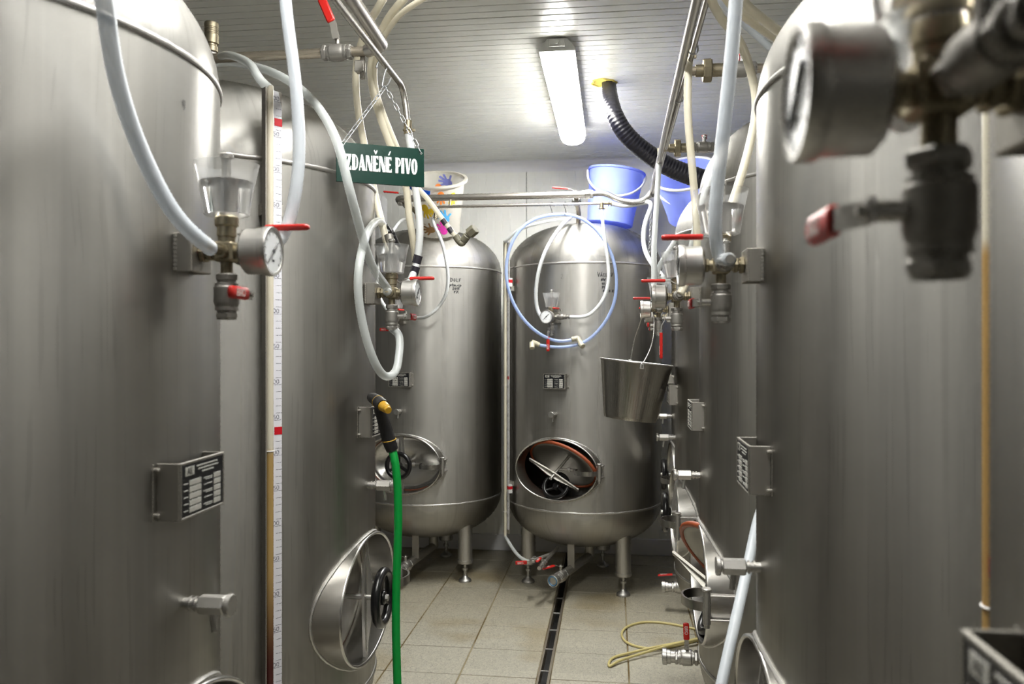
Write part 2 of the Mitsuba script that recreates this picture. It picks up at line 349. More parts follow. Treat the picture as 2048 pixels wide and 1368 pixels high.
def shell():
    """Outer sheet: cylinder with the elliptical manway cut out, dished ends; uv = (arc length, height)."""
    hole_ = Polygon([(R * math.asin(DA * math.cos(t) / R), DZ + DB * math.sin(t)) for t in np.linspace(0, 2 * np.pi, 160, endpoint=False)])
    n = 160; edges = np.linspace(-np.pi * R, np.pi * R, n + 1)
    zs = np.linspace(ZL, ZU, 9)
    vs, fs, at = [], [], 0
    for k in range(n):
        for q in range(8):
            cell = sbox(edges[k], zs[q], edges[k + 1], zs[q + 1])
            if not cell.intersects(hole_): polys = [cell]
            else:
                g = cell.difference(hole_); polys = [p for p in getattr(g, 'geoms', [g]) if p.area > 1e-9]
            for p in polys:
                v, f = trimesh.creation.triangulate_polygon(p, engine='earcut'); vs.append(np.asarray(v)); fs.append(np.asarray(f) + at); at += len(v)
    uv = np.vstack(vs); f = np.vstack(fs)
    P = np.stack([R * np.cos(uv[:, 0] / R), R * np.sin(uv[:, 0] / R), uv[:, 1]], 1)
    N = np.stack([np.cos(uv[:, 0] / R), np.sin(uv[:, 0] / R), 0 * uv[:, 0]], 1)
    tri = P[f]; flip = (np.cross(tri[:, 1] - tri[:, 0], tri[:, 2] - tri[:, 0]) * N[f[:, 0]]).sum(1) < 0; f[flip] = f[flip][:, ::-1]
    # dished ends (superellipse knuckle)
    a = np.linspace(-np.pi, np.pi, 97)
    t = np.linspace(0, np.pi / 2, 22)
    pr, ph = R * np.cos(t) ** 0.86, DH * np.sin(t)
    pr[-1] = 0.0005
    V, FF, UV = [P], [f], [uv]; at = len(P)
    for sgn, z0 in ((1, ZU), (-1, ZL)):
        ph_ = ph * (1 if sgn > 0 else 0.98)
        g = np.array([[(r * np.cos(x), r * np.sin(x), z0 + sgn * h) for x in a] for r, h in zip(pr, ph_)]).reshape(-1, 3)
        u2 = np.array([[(R * x, z0 + sgn * (h + R - r)) for x in a] for r, h in zip(pr, ph_)]).reshape(-1, 2)
        i, j = np.meshgrid(np.arange(21), np.arange(96), indexing='ij')
        q = np.stack([i * 97 + j, i * 97 + j + 1, (i + 1) * 97 + j + 1, (i + 1) * 97 + j], -1).reshape(-1, 4)
        f2 = np.vstack([q[:, [0, 1, 2]], q[:, [0, 2, 3]]])
        if sgn < 0: f2 = f2[:, ::-1]
        V.append(g); FF.append(f2 + at); UV.append(u2); at += len(g)
    V, FF, UV = np.vstack(V), np.vstack(FF), np.vstack(UV)
    key = np.round(np.c_[V * 1e6, UV * 1e5]).astype(np.int64)
    _, first, inv = np.unique(key, axis=0, return_index=True, return_inverse=True)
    FF = inv.ravel()[FF]; FF = FF[(FF[:, 0] != FF[:, 1]) & (FF[:, 1] != FF[:, 2]) & (FF[:, 0] != FF[:, 2])]
    return ply(trimesh.Trimesh(V[first], FF, process=False), 'tank_steel', True, uv=UV[first])

def bead(z, seed):
    g = np.random.default_rng(seed); a = np.arange(240) * 2 * np.pi / 240
    w = np.convolve(np.tile(g.normal(0, 1, 240), 3), np.ones(4) / 4, 'same')[240:480]
    p = np.stack([(R + 0.0005) * np.cos(a), (R + 0.0005) * np.sin(a), z + 0.0008 * w], 1)
    return sweep(p, 0.0042 + 0.0007 * w, 8, closed=True, sect=[(0.8 * math.cos(t), 1.25 * math.sin(t)) for t in np.arange(10) * 2 * np.pi / 10], up=(0, 0, 1))

def neck():
    """Elliptical pipe of the manway with a rolled front lip, its back end cut to the shell."""
    a = np.arange(120) * 2 * np.pi / 120
    rows = [(0.315, 0, 1), (0.39, 0, 0), (NX - 0.003, 0, 0), (NX, 0.002, 0), (NX + 0.0015, 0.005, 0), (NX, 0.008, 0), (NX - 0.004, 0.009, 0), (0.38, 0.009, 0), (0.335, 0.009, 0)]
    v = np.array([[(x, (DA - 0.009 + o) * np.cos(t), DZ + (DB - 0.009 + o) * np.sin(t)) for t in a] for x, o, _ in rows]).reshape(-1, 3)
    i, j = np.meshgrid(np.arange(len(rows) - 1), np.arange(120), indexing='ij'); n = 120
    q = np.stack([i * n + j, i * n + (j + 1) % n, (i + 1) * n + (j + 1) % n, (i + 1) * n + j], -1).reshape(-1, 4)
    return trimesh.Trimesh(v, np.vstack([q[:, [0, 1, 2]], q[:, [0, 2, 3]]]), process=False)
def neck_weld():
    a = np.arange(120) * 2 * np.pi / 120; g = np.random.default_rng(3).normal(0, 1, 120)
    y, z = (DA + 0.001) * np.cos(a), DZ + (DB + 0.001) * np.sin(a)
    return sweep(np.stack([np.sqrt(R * R - y * y) + 0.001, y, z], 1), 0.0045 + 0.0005 * g, 8, closed=True)
def door_dish(x0=0.330):
    """Pressed oval lid, bulging into the tank, with a rolled rim."""
    s = np.r_[np.linspace(0.02, 0.80, 14), 0.86, 0.92, 0.97, 1.0, 1.005, 1.0]
    x = np.r_[-0.050 * (1 - (np.linspace(0.02, 0.80, 14) / 0.80) ** 2) - 0.012, -0.004, 0.0, 0.0, -0.003, -0.008, -0.012] + x0
    a = np.arange(96) * 2 * np.pi / 96
    v = np.array([[(xx, (DA - 0.012) * ss * np.cos(t), DZ + (DB - 0.012) * ss * np.sin(t)) for t in a] for ss, xx in zip(s, x)]).reshape(-1, 3)
    n = 96; i, j = np.meshgrid(np.arange(len(s) - 1), np.arange(n), indexing='ij')
    q = np.stack([i * n + j, i * n + (j + 1) % n, (i + 1) * n + (j + 1) % n, (i + 1) * n + j], -1).reshape(-1, 4)
    f = np.vstack([q[:, [0, 1, 2]], q[:, [0, 2, 3]]]); c = len(v); v = np.vstack([v, [[x[0], 0, DZ]]])
    f = np.vstack([f, np.stack([(np.arange(n) + 1) % n, np.arange(n), np.full(n, c)], 1)])
    return trimesh.Trimesh(v, f, process=False)
def gasket(x0, k=1.0):
    a = np.arange(96) * 2 * np.pi / 96
    return sweep(np.stack([np.full(96, x0), (DA - 0.011) * k * np.cos(a), DZ + (DB - 0.011) * k * np.sin(a)], 1), 0.0085, 10, closed=True)
def crossbar(x):
    pts = [(0.0, DZ - DB + 0.004), (0.017, DZ), (0.0, DZ + DB - 0.004)]
    g = Polygon([(-0.0095, DZ - DB + 0.006), (0.0095, DZ - DB + 0.006), (0.021, DZ - 0.02), (0.021, DZ + 0.02), (0.0095, DZ + DB - 0.006), (-0.0095, DZ + DB - 0.006), (-0.021, DZ + 0.02), (-0.021, DZ - 0.02)])
    m = extrude(g, 0.007); m = onto(m, (x, 0, 0), (0, 1, 0), (0, 0, 1))
    m2 = extrude(Polygon([(0, DZ - DB + 0.01), (0.0, DZ + DB - 0.01), (0.016, DZ + 0.03), (0.016, DZ - 0.03)]), 0.005)
    return cat(m, onto(m2, (x + 0.006, 0.0025, 0), (1, 0, 0), (0, 0, 1)))
def wheel(x):
    c = (x, 0, DZ)
    m = [torus(c, (1, 0, 0), 0.062, 0.0115, 48, 14), rod((x - 0.022, 0, DZ), (x + 0.008, 0, DZ), 0.018, 24, 0.004)]
    for k in range(3):
        t = math.radians(90 + 120 * k); m.append(sweep(np.array([(x - 0.008, 0.012 * math.cos(t), DZ + 0.012 * math.sin(t)), (x - 0.006, 0.035 * math.cos(t), DZ + 0.035 * math.sin(t)), (x, 0.06 * math.cos(t), DZ + 0.06 * math.sin(t))]), 0.0085, 10))
    return cat(m)
def spindle(x0, x1): return cat(rod((x0, 0, DZ), (x1, 0, DZ), 0.007, 12), hexrod((x1 - 0.004, 0, DZ), (x1 + 0.004, 0, DZ), 0.0085))
def hinge_pin():
    return cat(rod((0.418, 0.228, DZ - 0.040), (0.418, 0.228, DZ + 0.040), 0.0095, 20, 0.0015), rod((0.418, 0.228, DZ + 0.040), (0.418, 0.228, DZ + 0.047), 0.012, 20, 0.002), rod((0.418, 0.228, DZ - 0.048), (0.418, 0.228, DZ - 0.040), 0.007, 16),
               rbox(0.350, 0.212, DZ + 0.026, 0.418, 0.233, DZ + 0.031), rbox(0.350, 0.212, DZ - 0.031, 0.418, 0.233, DZ - 0.026))
def hinge_strap():
    p = spline([(0.422, 0.222, DZ), (0.450, 0.208, DZ), (0.468, 0.175, DZ), (0.464, 0.135, DZ), (0.440, 0.112, DZ), (0.408, 0.110, DZ)], 30)
    return sweep(p, 1.0, sect=[(-0.0025, -0.011), (0.0025, -0.011), (0.0025, 0.011), (-0.0025, 0.011)], up=(0, 0, 1))
def hinge_arm(): return cat(rod((0.392, 0.012, DZ), (0.392, 0.105, DZ + 0.004), 0.006, 12), rod((0.392, 0.085, DZ + 0.003), (0.412, 0.112, DZ), 0.006, 12), hexrod((0.392, 0.055, DZ + 0.002), (0.392, 0.07, DZ + 0.002), 0.011))

def open_lid(m, tilt, swing, dx, dz):
    """A lid part drawn back off its seat: tipped with its top outwards and swung into the tank on its hinge."""
    m = rot(m, tilt, (0, 1, 0), (0.33, 0, DZ))
    m = rot(m, swing, (0, 0, 1), (0.33, 0.0, DZ))
    return move(m, dx, 0.004, dz)
LID = {'open': (38, 26, -0.006, 0.030), 'swung': (37, -24, 0.006, 0.016)}

CZ, CX = 1.408, R + 0.060      # the cross fitting of the pressure station
def bracket():
    z0, z1 = CZ - 0.028, CZ + 0.024
    w = [rod((R + 0.001, s * 0.026, z), (R + 0.001, s * 0.026, z + 0.004), 0.003, 8) for s in (-1, 1) for z in np.linspace(z0 + 0.002, z1 - 0.006, 9)]
    return cat(rbox(R + 0.020, -0.026, z0, R + 0.0245, 0.026, z1, 0.0015), rbox(R - 0.004, -0.026, z0, R + 0.022, -0.0225, z1, 0.001), rbox(R - 0.004, 0.0225, z0, R + 0.022, 0.026, z1, 0.001), w)
def nipple(): return cat(rod((R + 0.015, 0, CZ), (CX - 0.008, 0, CZ), 0.0085, 16), hexrod((R + 0.0245, 0, CZ), (R + 0.032, 0, CZ), 0.0145), hexrod((R + 0.034, 0, CZ), (R + 0.041, 0, CZ), 0.0125))
def cross(left=True):
    m = [rbox(CX - 0.0135, -0.0135, CZ - 0.0135, CX + 0.0135, 0.0135, CZ + 0.0135, 0.003), rod((CX, 0, CZ + 0.012), (CX, 0, CZ + 0.020), 0.0115, 20, 0.001), rod((CX, 0, CZ - 0.030), (CX, 0, CZ - 0.012), 0.008, 16),
         rod((CX + 0.012, 0, CZ), (CX + 0.026, 0, CZ), 0.0085, 16), hexrod((CX + 0.019, 0, CZ), (CX + 0.025, 0, CZ), 0.0115), rod((CX, 0.012, CZ), (CX, 0.024, CZ), 0.009, 16)]
    if left: m += [rod((CX, -0.022, CZ), (CX, -0.012, CZ), 0.010, 16), rod((CX, -0.045, CZ + 0.004), (CX, -0.020, CZ), 0.0062, 12)]
    return cat(m)
def riser(): return cat(rod((CX, 0, CZ + 0.020), (CX, 0, CZ + 0.036), 0.0125, 24, 0.001), rod((CX, 0, CZ + 0.0335), (CX, 0, CZ + 0.048), 0.0155, 24, 0.002))
def cup():
    z = CZ + 0.0485
    return lathe([(0.003, 0), (0.0275, 0), (0.0293, 0.0015), (0.0360, 0.043), (0.0365, 0.0435), (0.0422, 0.0695), (0.0428, 0.0700)], 48, (CX, 0, z))
def cup_water():
    z = CZ + 0.0495
    return lathe([(0, 0.0006), (0.0268, 0.0006), (0.0350, 0.0440), (0.0347, 0.0443), (0.012, 0.0436), (0, 0.0436)], 48, (CX, 0, z))
def cup_stem(): return cat(rod((CX, 0, CZ + 0.046), (CX, 0, CZ + 0.0965), 0.0125, 24, 0.001), rod((CX, 0, CZ + 0.0965), (CX, 0, CZ + 0.099), 0.0135, 24), rod((CX, 0, CZ + 0.099), (CX, 0, CZ + 0.125), 0.0065, 16), rod((CX, 0, CZ + 0.125), (CX, 0, CZ + 0.133), 0.009, 16, 0.002))
GX = CX + 0.026
def gauge_body(): return lathe([(0, 0), (0.012, 0), (0.026, 0.001), (0.0305, 0.005), (0.0308, 0.030), (0.0328, 0.0305), (0.0332, 0.033), (0.0332, 0.039), (0.0322, 0.041), (0.0290, 0.0405), (0.0285, 0.0375), (0.0285, 0.036), (0, 0.036)], 56, (GX, 0, CZ), (1, 0, 0))
def gauge_dial(): return lathe([(0, 0.0362), (0.0290, 0.0362), (0.0290, 0.0393), (0, 0.0393)], 48, (GX, 0, CZ), (1, 0, 0))
def gauge_marks():
    ms = []; x = GX + 0.0394
    for k in range(11):
        t = math.radians(-135 + 27 * k); r0, r1 = 0.0215, 0.0255
        ms.append(rod((x, -r0 * math.sin(-t), CZ + r0 * math.cos(t)), (x, -r1 * math.sin(-t), CZ + r1 * math.cos(t)), 0.0005, 6))
    a = np.radians(np.linspace(-135, 135, 40)); ms.append(sweep(np.stack([np.full(40, x), 0.0258 * np.sin(a), CZ + 0.0258 * np.cos(a)], 1), 0.0004, 6))
    ms.append(onto(meshkit.text_mesh('bar', 0.004, 0.0004), (x, -0.0035, CZ - 0.014), (0, 1, 0), (0, 0, 1)))
    return cat(ms)
def gauge_needle():
    x = GX + 0.0402; d = V3(0, math.sin(math.radians(48)), math.cos(math.radians(48)))
    return cat(sweep(np.array([(x, 0, CZ) - 0.021 * d, (x, 0, CZ) + 0 * d, (x, 0, CZ) + 0.018 * d]), [0.0007, 0.0013, 0.0013], 8), rod((x - 0.001, 0, CZ), (x + 0.001, 0, CZ), 0.0028, 16))
def ball_body(p, ax, L, r):
    """Body of a ball valve along ax, centred on p."""
    prof = [(0, 0), (r * 0.80, 0), (r * 0.80, L * 0.20), (r, L * 0.22), (r, L * 0.26), (r * 1.1, L * 0.30), (r * 1.12, L * 0.62), (r * 0.98, L * 0.72), (r, L * 0.74), (r, L * 0.80), (r * 0.84, L * 0.81), (r * 0.84, L), (r * 0.6, L), (r * 0.55, L * 0.9), (0, L * 0.9)]
    ax = np.asarray(ax, float)
    return cat(lathe(prof, 28, np.asarray(p) - ax * L / 2, ax), hexrod(np.asarray(p) - ax * L / 2, np.asarray(p) - ax * L * 0.34, r * 1.02), hexrod(np.asarray(p) + ax * L * 0.34, np.asarray(p) + ax * L * 0.48, r * 1.0))
def stem(p, d, r): return cat(rod(p, p + d * r * 1.55, r * 0.42, 14), hexrod(p + d * r * 1.45, p + d * r * 1.8, r * 0.52), rod(p + d * r * 1.7, p + d * r * 2.1, r * 0.25, 12))
def strap(path, up, w, t): return sweep(path, 1.0, sect=[(-w / 2, -t / 2), (w / 2, -t / 2), (w / 2, t / 2), (-w / 2, t / 2)], up=up)
def lever_parts(p, stem_d, dir_, r, L, w=0.017):
    """(stem and strap, grip, print) of a ball valve lever: stem along stem_d from p, lever towards dir_."""
    p, s, d = np.asarray(p, float), np.asarray(stem_d, float), np.asarray(dir_, float)
    base = p + s * r * 1.62
    pts = [base - d * r * 0.6, base + d * r * 0.5, base + d * (r * 1.4) + s * r * 0.55, base + d * (r * 1.9) + s * r * 0.7, base + d * L + s * r * 0.7]
    steel = cat(stem(p, s, r), strap(np.array(pts), s, w * 0.72, 0.0022))
    g0, g1 = base + d * (L * 0.36) + s * r * 0.7, base + d * (L * 1.03) + s * r * 0.7
    side = np.cross(s, d); n = 8
    def sect_at(c, k): return [c + side * (w / 2 * k * math.cos(t)) + s * (0.0045 * k * math.copysign(abs(math.sin(t)) ** 0.6, math.sin(t))) for t in np.arange(14) * 2 * np.pi / 14]
    rows = [sect_at(g0, 0.85), sect_at(g0 + d * 0.002, 1.0), sect_at(g1 - d * 0.006, 1.0), sect_at(g1 - d * 0.002, 0.88), sect_at(g1, 0.5)]
    grip = trimesh.convex.convex_hull(np.array(rows).reshape(-1, 3))
    txt = meshkit.text_mesh('BRO', w * 0.52, 0.0006, True)
    ext = txt.bounds[1][0]
    # reading from the grip's free end
    o = g1 - d * (0.010) + s * 0.0043 - np.cross(s, -d) * (w * 0.26)
    return steel, grip, onto(txt, o, -d, np.cross(s, -d))
def thermowell():
    z = 0.933
    return cat(rod((R - 0.005, 0, z), (R + 0.022, 0, z), 0.008, 16), rod((R + 0.008, 0, z), (R + 0.011, 0, z), 0.0105, 18), rod((R + 0.016, 0, z), (R + 0.0185, 0, z), 0.0105, 18), hexrod((R + 0.022, 0, z), (R + 0.058, 0, z), 0.0135), rod((R + 0.058, 0, z), (R + 0.062, 0, z), 0.009, 16), rod((R + 0.061, 0, z), (R + 0.068, 0, z), 0.0150, 24, 0.001), rod((R + 0.040, 0, z - 0.010), (R + 0.043, 0, z - 0.036), 0.0048, 12))
PZ, PX = 1.094, R + 0.026
def plate_box():
    w, h = 0.0575, 0.037
    m = [rbox(PX - 0.003, -w, PZ - h, PX, w, PZ + h, 0.001)]
    for s in (-1, 1):
        m += [rbox(R - 0.012, s * w - 0.0012, PZ - h, PX - 0.001, s * w + 0.0012, PZ + h, 0.0008), rbox(R - 0.008, min(s * w, s * (w + 0.010)), PZ - h, R - 0.005, max(s * w, s * (w + 0.010)), PZ + h, 0.0006)]
        for z in (PZ - h + 0.008, PZ + h - 0.008): m += [rod((R - 0.007, s * (w + 0.006), z), (R + 0.002, s * (w + 0.006), z), 0.003, 10, 0.001)]
    m += [rbox(PX, -w, PZ - h, PX + 0.0012, w, PZ - h + 0.003, 0.0005), rbox(PX, -w, PZ + h - 0.003, PX + 0.0012, w, PZ + h, 0.0005), rbox(PX, -w, PZ - h, PX + 0.0012, -w + 0.003, PZ + h, 0.0005), rbox(PX, w - 0.003, PZ - h, PX + 0.0012, w, PZ + h, 0.0005)]
    return cat(m)
def plate_face(): return rbox(PX, -0.0535, PZ - 0.0335, PX + 0.0008, 0.0535, PZ + 0.0335, 0.0003)
def plate_print():
    x0, x1 = PX + 0.0006, PX + 0.0013; m = []
    b = lambda y0, y1, z0, z1: m.append(rbox(x0, y0, PZ + z0, x1, y1, PZ + z1, 0.0002))
    for k in range(5):
        z = -0.030 + 0.0088 * k
        b(-0.036, -0.006, z, z + 0.0068); b(0.028, 0.047, z, z + 0.0068)
        b(-0.050, -0.039, z + 0.003, z + 0.004); b(0.000 + 0.002 * (k % 2), 0.024, z + 0.0035, z + 0.0045)
        if k % 2 == 0: b(0.006, 0.024, z + 0.0012, z + 0.002)
    for k, (y0, y1) in enumerate(((-0.018, 0.038), (-0.014, 0.040), (-0.004, 0.028))): b(y0, y1, 0.0275 - 0.0045 * k, 0.0292 - 0.0045 * k)
    b(-0.046, -0.024, 0.0185, 0.0300)
    return cat(m)
def plate_logo(): return cat(onto(meshkit.text_mesh('AE', 0.008, 0.0006, True), (PX + 0.0010, -0.0425, PZ + 0.0205), (0, 1, 0), (0, 0, 1)))
# level gauge: at 46 degrees to the viewer's left of the front
LA = math.radians(-46); LP = V3(math.cos(LA), math.sin(LA), 0) * (R + 0.036); LZ0, LZ1 = 0.29, 1.815
LN = V3(math.cos(math.radians(-38)), math.sin(math.radians(-38)), 0); LS = np.cross([0, 0, 1.0], LN)     # facing, and sideways to the viewer's right
def level_rail():
    m = extrude(Polygon([(-0.024, 0), (-0.024, 0.004), (-0.0215, 0.004), (-0.0215, -0.010), (0.020, -0.010), (0.020, -0.0125), (-0.024, -0.0125)]), LZ1 - LZ0)
    B = np.eye(4); B[:3, 0], B[:3, 1], B[:3, 2], B[:3, 3] = LS, LN, (0, 0, 1), LP + V3(0, 0, LZ0)
    if np.linalg.det(B[:3, :3]) < 0: m.invert()
    m.apply_transform(B)
    return m
def level_scale():
    g = Polygon([(-0.001, LZ0 + 0.02), (0.0195, LZ0 + 0.02), (0.0195, LZ1 - 0.035), (0.012, LZ1), (-0.001, LZ1)])
    return onto(extrude(g, 0.0015), LP - LN * 0.0095, LS, (0, 0, 1))
def level_ticks():
    m = []; z = LZ1 - 0.022; k = 0; O = LP - LN * 0.0079
    while z > LZ0 + 0.03:
        m.append(onto(extrude(sbox(0.001 if k % 5 == 0 else 0.0055, z - 0.0004, 0.0185, z + 0.0004), 0.0003), O, LS, (0, 0, 1)))
        if k % 5 == 0: m.append(onto(move(meshkit.text_mesh('50' if (k // 5) % 2 else '00', 0.0088, 0.0003), -0.0018, z + 0.0022, 0), O, LS, (0, 0, 1)))
        z -= 0.01490; k += 1
    return cat(m)
def level_marks(zs):
    return cat([onto(extrude(sbox(0.0022, z - 0.008, 0.0197, z + 0.008), 0.0012), LP - LN * 0.0083, LS, (0, 0, 1)) for z in zs])
def level_tube(): return sweep(np.array([LP - LS * 0.0115 - LN * 0.002 + V3(0, 0, z) for z in np.linspace(LZ0 - 0.02, LZ1 + 0.005, 24)]), 0.0078, 14)
def level_clip(z):
    e = V3(math.cos(LA), math.sin(LA), 0)
    return sweep(np.array([e * (R - 0.004) + V3(0, 0, z), LP - LN * 0.0125 + V3(0, 0, z)]), 1.0, sect=[(-0.0225, -0.012), (0.0225, -0.012), (0.0225, 0.012), (-0.0225, 0.012)], up=(0, 0, 1))
def level_tie(z): return torus(LP - LS * 0.0115 - LN * 0.004 + V3(0, 0, z), (0, 0, 1), 0.0105, 0.0012, 20, 6)
def leg(deg):
    a = math.radians(deg); c = V3(math.cos(a), math.sin(a), 0) * 0.305; z = lambda h: c + V3(0, 0, h)
    return cat(lathe([(0.039, 0.335), (0.039, 0.118), (0.0425, 0.118), (0.0425, 0.103), (0.040, 0.100), (0, 0.100)], 32, c))
def leg_foot(deg):
    a = math.radians(deg); c = V3(math.cos(a), math.sin(a), 0) * 0.305
    return lathe([(0.0, 0.104), (0.0085, 0.104), (0.0085, 0.075), (0.015, 0.074), (0.015, 0.062), (0.0085, 0.061), (0.0085, 0.034), (0.013, 0.030), (0.018, 0.022), (0.031, 0.014), (0.035, 0.008), (0.035, 0.001), (0, 0.001)], 32, c)
def bottom_outlet():
    z = 0.140
    return cat(rod((0, 0.03, ZL - DH + 0.03), (0, 0.03, z), 0.026, 24), rod((-0.02, 0.031, z), (0.34, 0.012, z - 0.016), 0.022, 24), rbox(0.255, 0.002, 0.135, 0.260, 0.040, 0.33, 0.001))
def outlet_valve():
    p0 = V3(0.34, 0.012, 0.124); d = V3(0.99, -0.10, -0.04); d /= np.linalg.norm(d)
    return cat(ball_body(p0 + d * 0.03, d, 0.085, 0.027), rod(p0 + d * 0.07, p0 + d * 0.11, 0.022, 24)), p0 + d * 0.03, d
def outlet_coupling():
    _, p, d = outlet_valve(); q = p + d * 0.075
    return lathe([(0.018, -0.02), (0.026, -0.018), (0.026, -0.006), (0.030, -0.004), (0.030, 0.010), (0.027, 0.012), (0.024, 0.008), (0.017, 0.008), (0.017, -0.02)], 32, q, d, closed=True)
def outlet_ring():
    _, p, d = outlet_valve(); return torus(p + d * 0.0842, d, 0.0215, 0.0034, 32, 8)
def relief():
    z = ZU + DH - 0.01
    return cat(rod((0, 0, z), (0, 0, z + 0.115), 0.009, 16), rod((0, 0, z + 0.062), (0, 0, z + 0.078), 0.013, 6), hexrod((0, 0, z + 0.10), (0, 0, z + 0.114), 0.013)), cat(lathe([(0, 0.114), (0.0155, 0.116), (0.0155, 0.128), (0.013, 0.130), (0.013, 0.134), (0.0175, 0.136), (0.0175, 0.155)] + [q for k in range(4) for q in ((0.0175, 0.157 + 0.005 * k), (0.0165, 0.158 + 0.005 * k), (0.0165, 0.160 + 0.005 * k), (0.0175, 0.161 + 0.005 * k))] + [(0.0175, 0.186), (0.0165, 0.189), (0, 0.189)], 28, (0, 0, z)))

PLY = {}
def P(name, fn, mat, smooth=35):
    if name not in PLY: PLY[name] = fn() if mat is None else ply(fn(), mat, smooth)
    return PLY[name]
def tank(x, y, deg, label, group=None, door='closed', drain_to='left', beer='beer_tube', outlet_lever='front', parts=('station', 'plate', 'well', 'level', 'outlet'), marks=(1.75, 1.10)):
    k = thing('beer_tank', label, 'tank', group)
    M = T().translate([x, y, 0]).rotate([0, 0, 1], deg)
    A = lambda par, nm, key, fn, mat, sm=35, lab=None: part(par, nm, P(key, fn, mat, sm), to=M, label=lab)
    A(k, 'shell', 'shell', shell, None)
    A(k, 'weld_seam', 'bead0', lambda: bead(ZU, 1), 'steel_bead'); A(k, 'weld_seam', 'bead1', lambda: bead(ZL, 2), 'steel_bead')
    nk = A(k, 'manway_neck', 'neck', neck, 'steel_polished', 50, 'polished oval manway neck')
    A(nk, 'weld_bead', 'neckweld', neck_weld, 'steel_bead')
    if door == 'closed':
        d = A(k, 'manway_door', 'dish', door_dish, 'steel_polished', 40)
        A(d, 'door_gasket', 'gask', lambda: gasket(0.318), 'gasket_orange')
        A(d, 'crossbar', 'xbar', lambda: crossbar(0.400), 'steel', 25); A(d, 'spindle', 'spin', lambda: spindle(0.27, 0.458), 'steel', 25)
        A(d, 'handwheel', 'wheel', lambda: wheel(0.447), 'black_bakelite', 50, 'black handwheel'); A(d, 'hinge_arm', 'harm', hinge_arm, 'steel', 30)
    else:
        OL = lambda m: open_lid(m, *LID[door])
        d = A(k, 'manway_door', 'odish' + door, lambda: OL(door_dish()), 'steel_dull', 40, 'oval door tipped inwards, standing open')
        A(d, 'door_gasket', 'ogask' + door, lambda: OL(gasket(0.326, 1.02)), 'gasket_orange', 50, 'rust orange rubber gasket')
        A(d, 'crossbar', 'oxbar' + door, lambda: OL(rot(crossbar(0.395), 55, (1, 0, 0), (0, 0, DZ - 0.01))), 'steel_dull', 25)
        A(d, 'spindle', 'ospin' + door, lambda: OL(spindle(0.27, 0.43)), 'steel', 25)
        A(d, 'handwheel', 'owheel' + door, lambda: move(rot(wheel(0.447), -30, (0, 1, 0), (0.447, 0, DZ)), -0.075, -0.015, -0.085), 'black_bakelite', 50, 'black handwheel')
        A(d, 'hinge_arm', 'harm', hinge_arm, 'steel', 30)
    h = A(k, 'door_hinge', 'hpin', hinge_pin, 'steel', 35); A(h, 'hinge_strap', 'hstrap', hinge_strap, 'steel_polished', 40)
    if 'plate' in parts:
        b = A(k, 'nameplate_box', 'pbox', plate_box, 'steel_dull', 25)
        A(b, 'data_plate', 'pface', plate_face, 'plate_black', False, 'black data plate'); A(b, 'plate_print', 'pprint', plate_print, 'plate_white', False); A(b, 'plate_logo', 'plogo', plate_logo, 'plate_black', False)
    if 'well' in parts: A(k, 'thermowell', 'well', thermowell, 'steel', 30)
    if 'station' in parts:
        A(k, 'bracket', 'brk', bracket, 'steel_dull', 25)
        c = A(k, 'cross_fitting', 'cross', cross, 'nickel_brass', 30)
        A(c, 'nipple', 'nip', nipple, 'nickel_brass', 25); A(c, 'riser', 'riser', riser, 'nickel_brass', 35)
        u = A(k, 'water_cup', 'cup', cup, 'cup_clear', 40, 'clear plastic water cup')
        A(u, 'water', 'cwater', cup_water, 'water', 40); A(u, 'stem', 'cstem', cup_stem, 'steel', 35)
        g = A(k, 'pressure_gauge', 'gbody', gauge_body, 'steel', 40, 'round pressure gauge')
        A(g, 'dial', 'gdial', gauge_dial, 'dial_white', 30, 'white dial'); A(g, 'dial_print', 'gmarks', gauge_marks, 'plate_black', False); A(g, 'needle', 'gneedle', gauge_needle, 'plate_black', 30)
        dv = A(k, 'drain_valve', 'dvalve', lambda: ball_body((CX, 0, CZ - 0.060), (0, 0, -1), 0.062, 0.0150), 'steel_cast', 30)
        dirs = {'left': (0, -1, 0), 'right': (0, 1, 0), 'down': (0, 0, -1)}
        L = lambda i, dt=drain_to: lever_parts((CX + 0.012, 0, CZ - 0.058), (1, 0, 0), dirs[dt], 0.0125, 0.072 if dt != 'down' else 0.105)[i]
        A(dv, 'lever', 'dlev' + drain_to, lambda: L(0), 'steel', 25); A(dv, 'lever_grip', 'dgrip' + drain_to, lambda: L(1), 'red_grip', 40, 'red lever grip'); A(dv, 'grip_print', 'dprint' + drain_to, lambda: L(2), 'white_ink', False)
        sv = A(k, 'hose_valve', 'svalve', lambda: cat(ball_body((CX, 0.050, CZ), (0, 1, 0), 0.055, 0.0125), rod((CX, 0.075, CZ), (CX, 0.100, CZ), 0.0065, 12), torus((CX, 0.092, CZ), (0, 1, 0), 0.0085, 0.002, 20, 6)), 'steel_cast', 30)
        S = lambda i: lever_parts((CX, 0.050, CZ + 0.010), (0, 0, 1), (1, 0, 0), 0.0125, 0.093, 0.013)[i]
        A(sv, 'lever', 'slev', lambda: S(0), 'steel', 25); A(sv, 'lever_grip', 'sgrip', lambda: S(1), 'red_grip', 40, 'red lever grip')
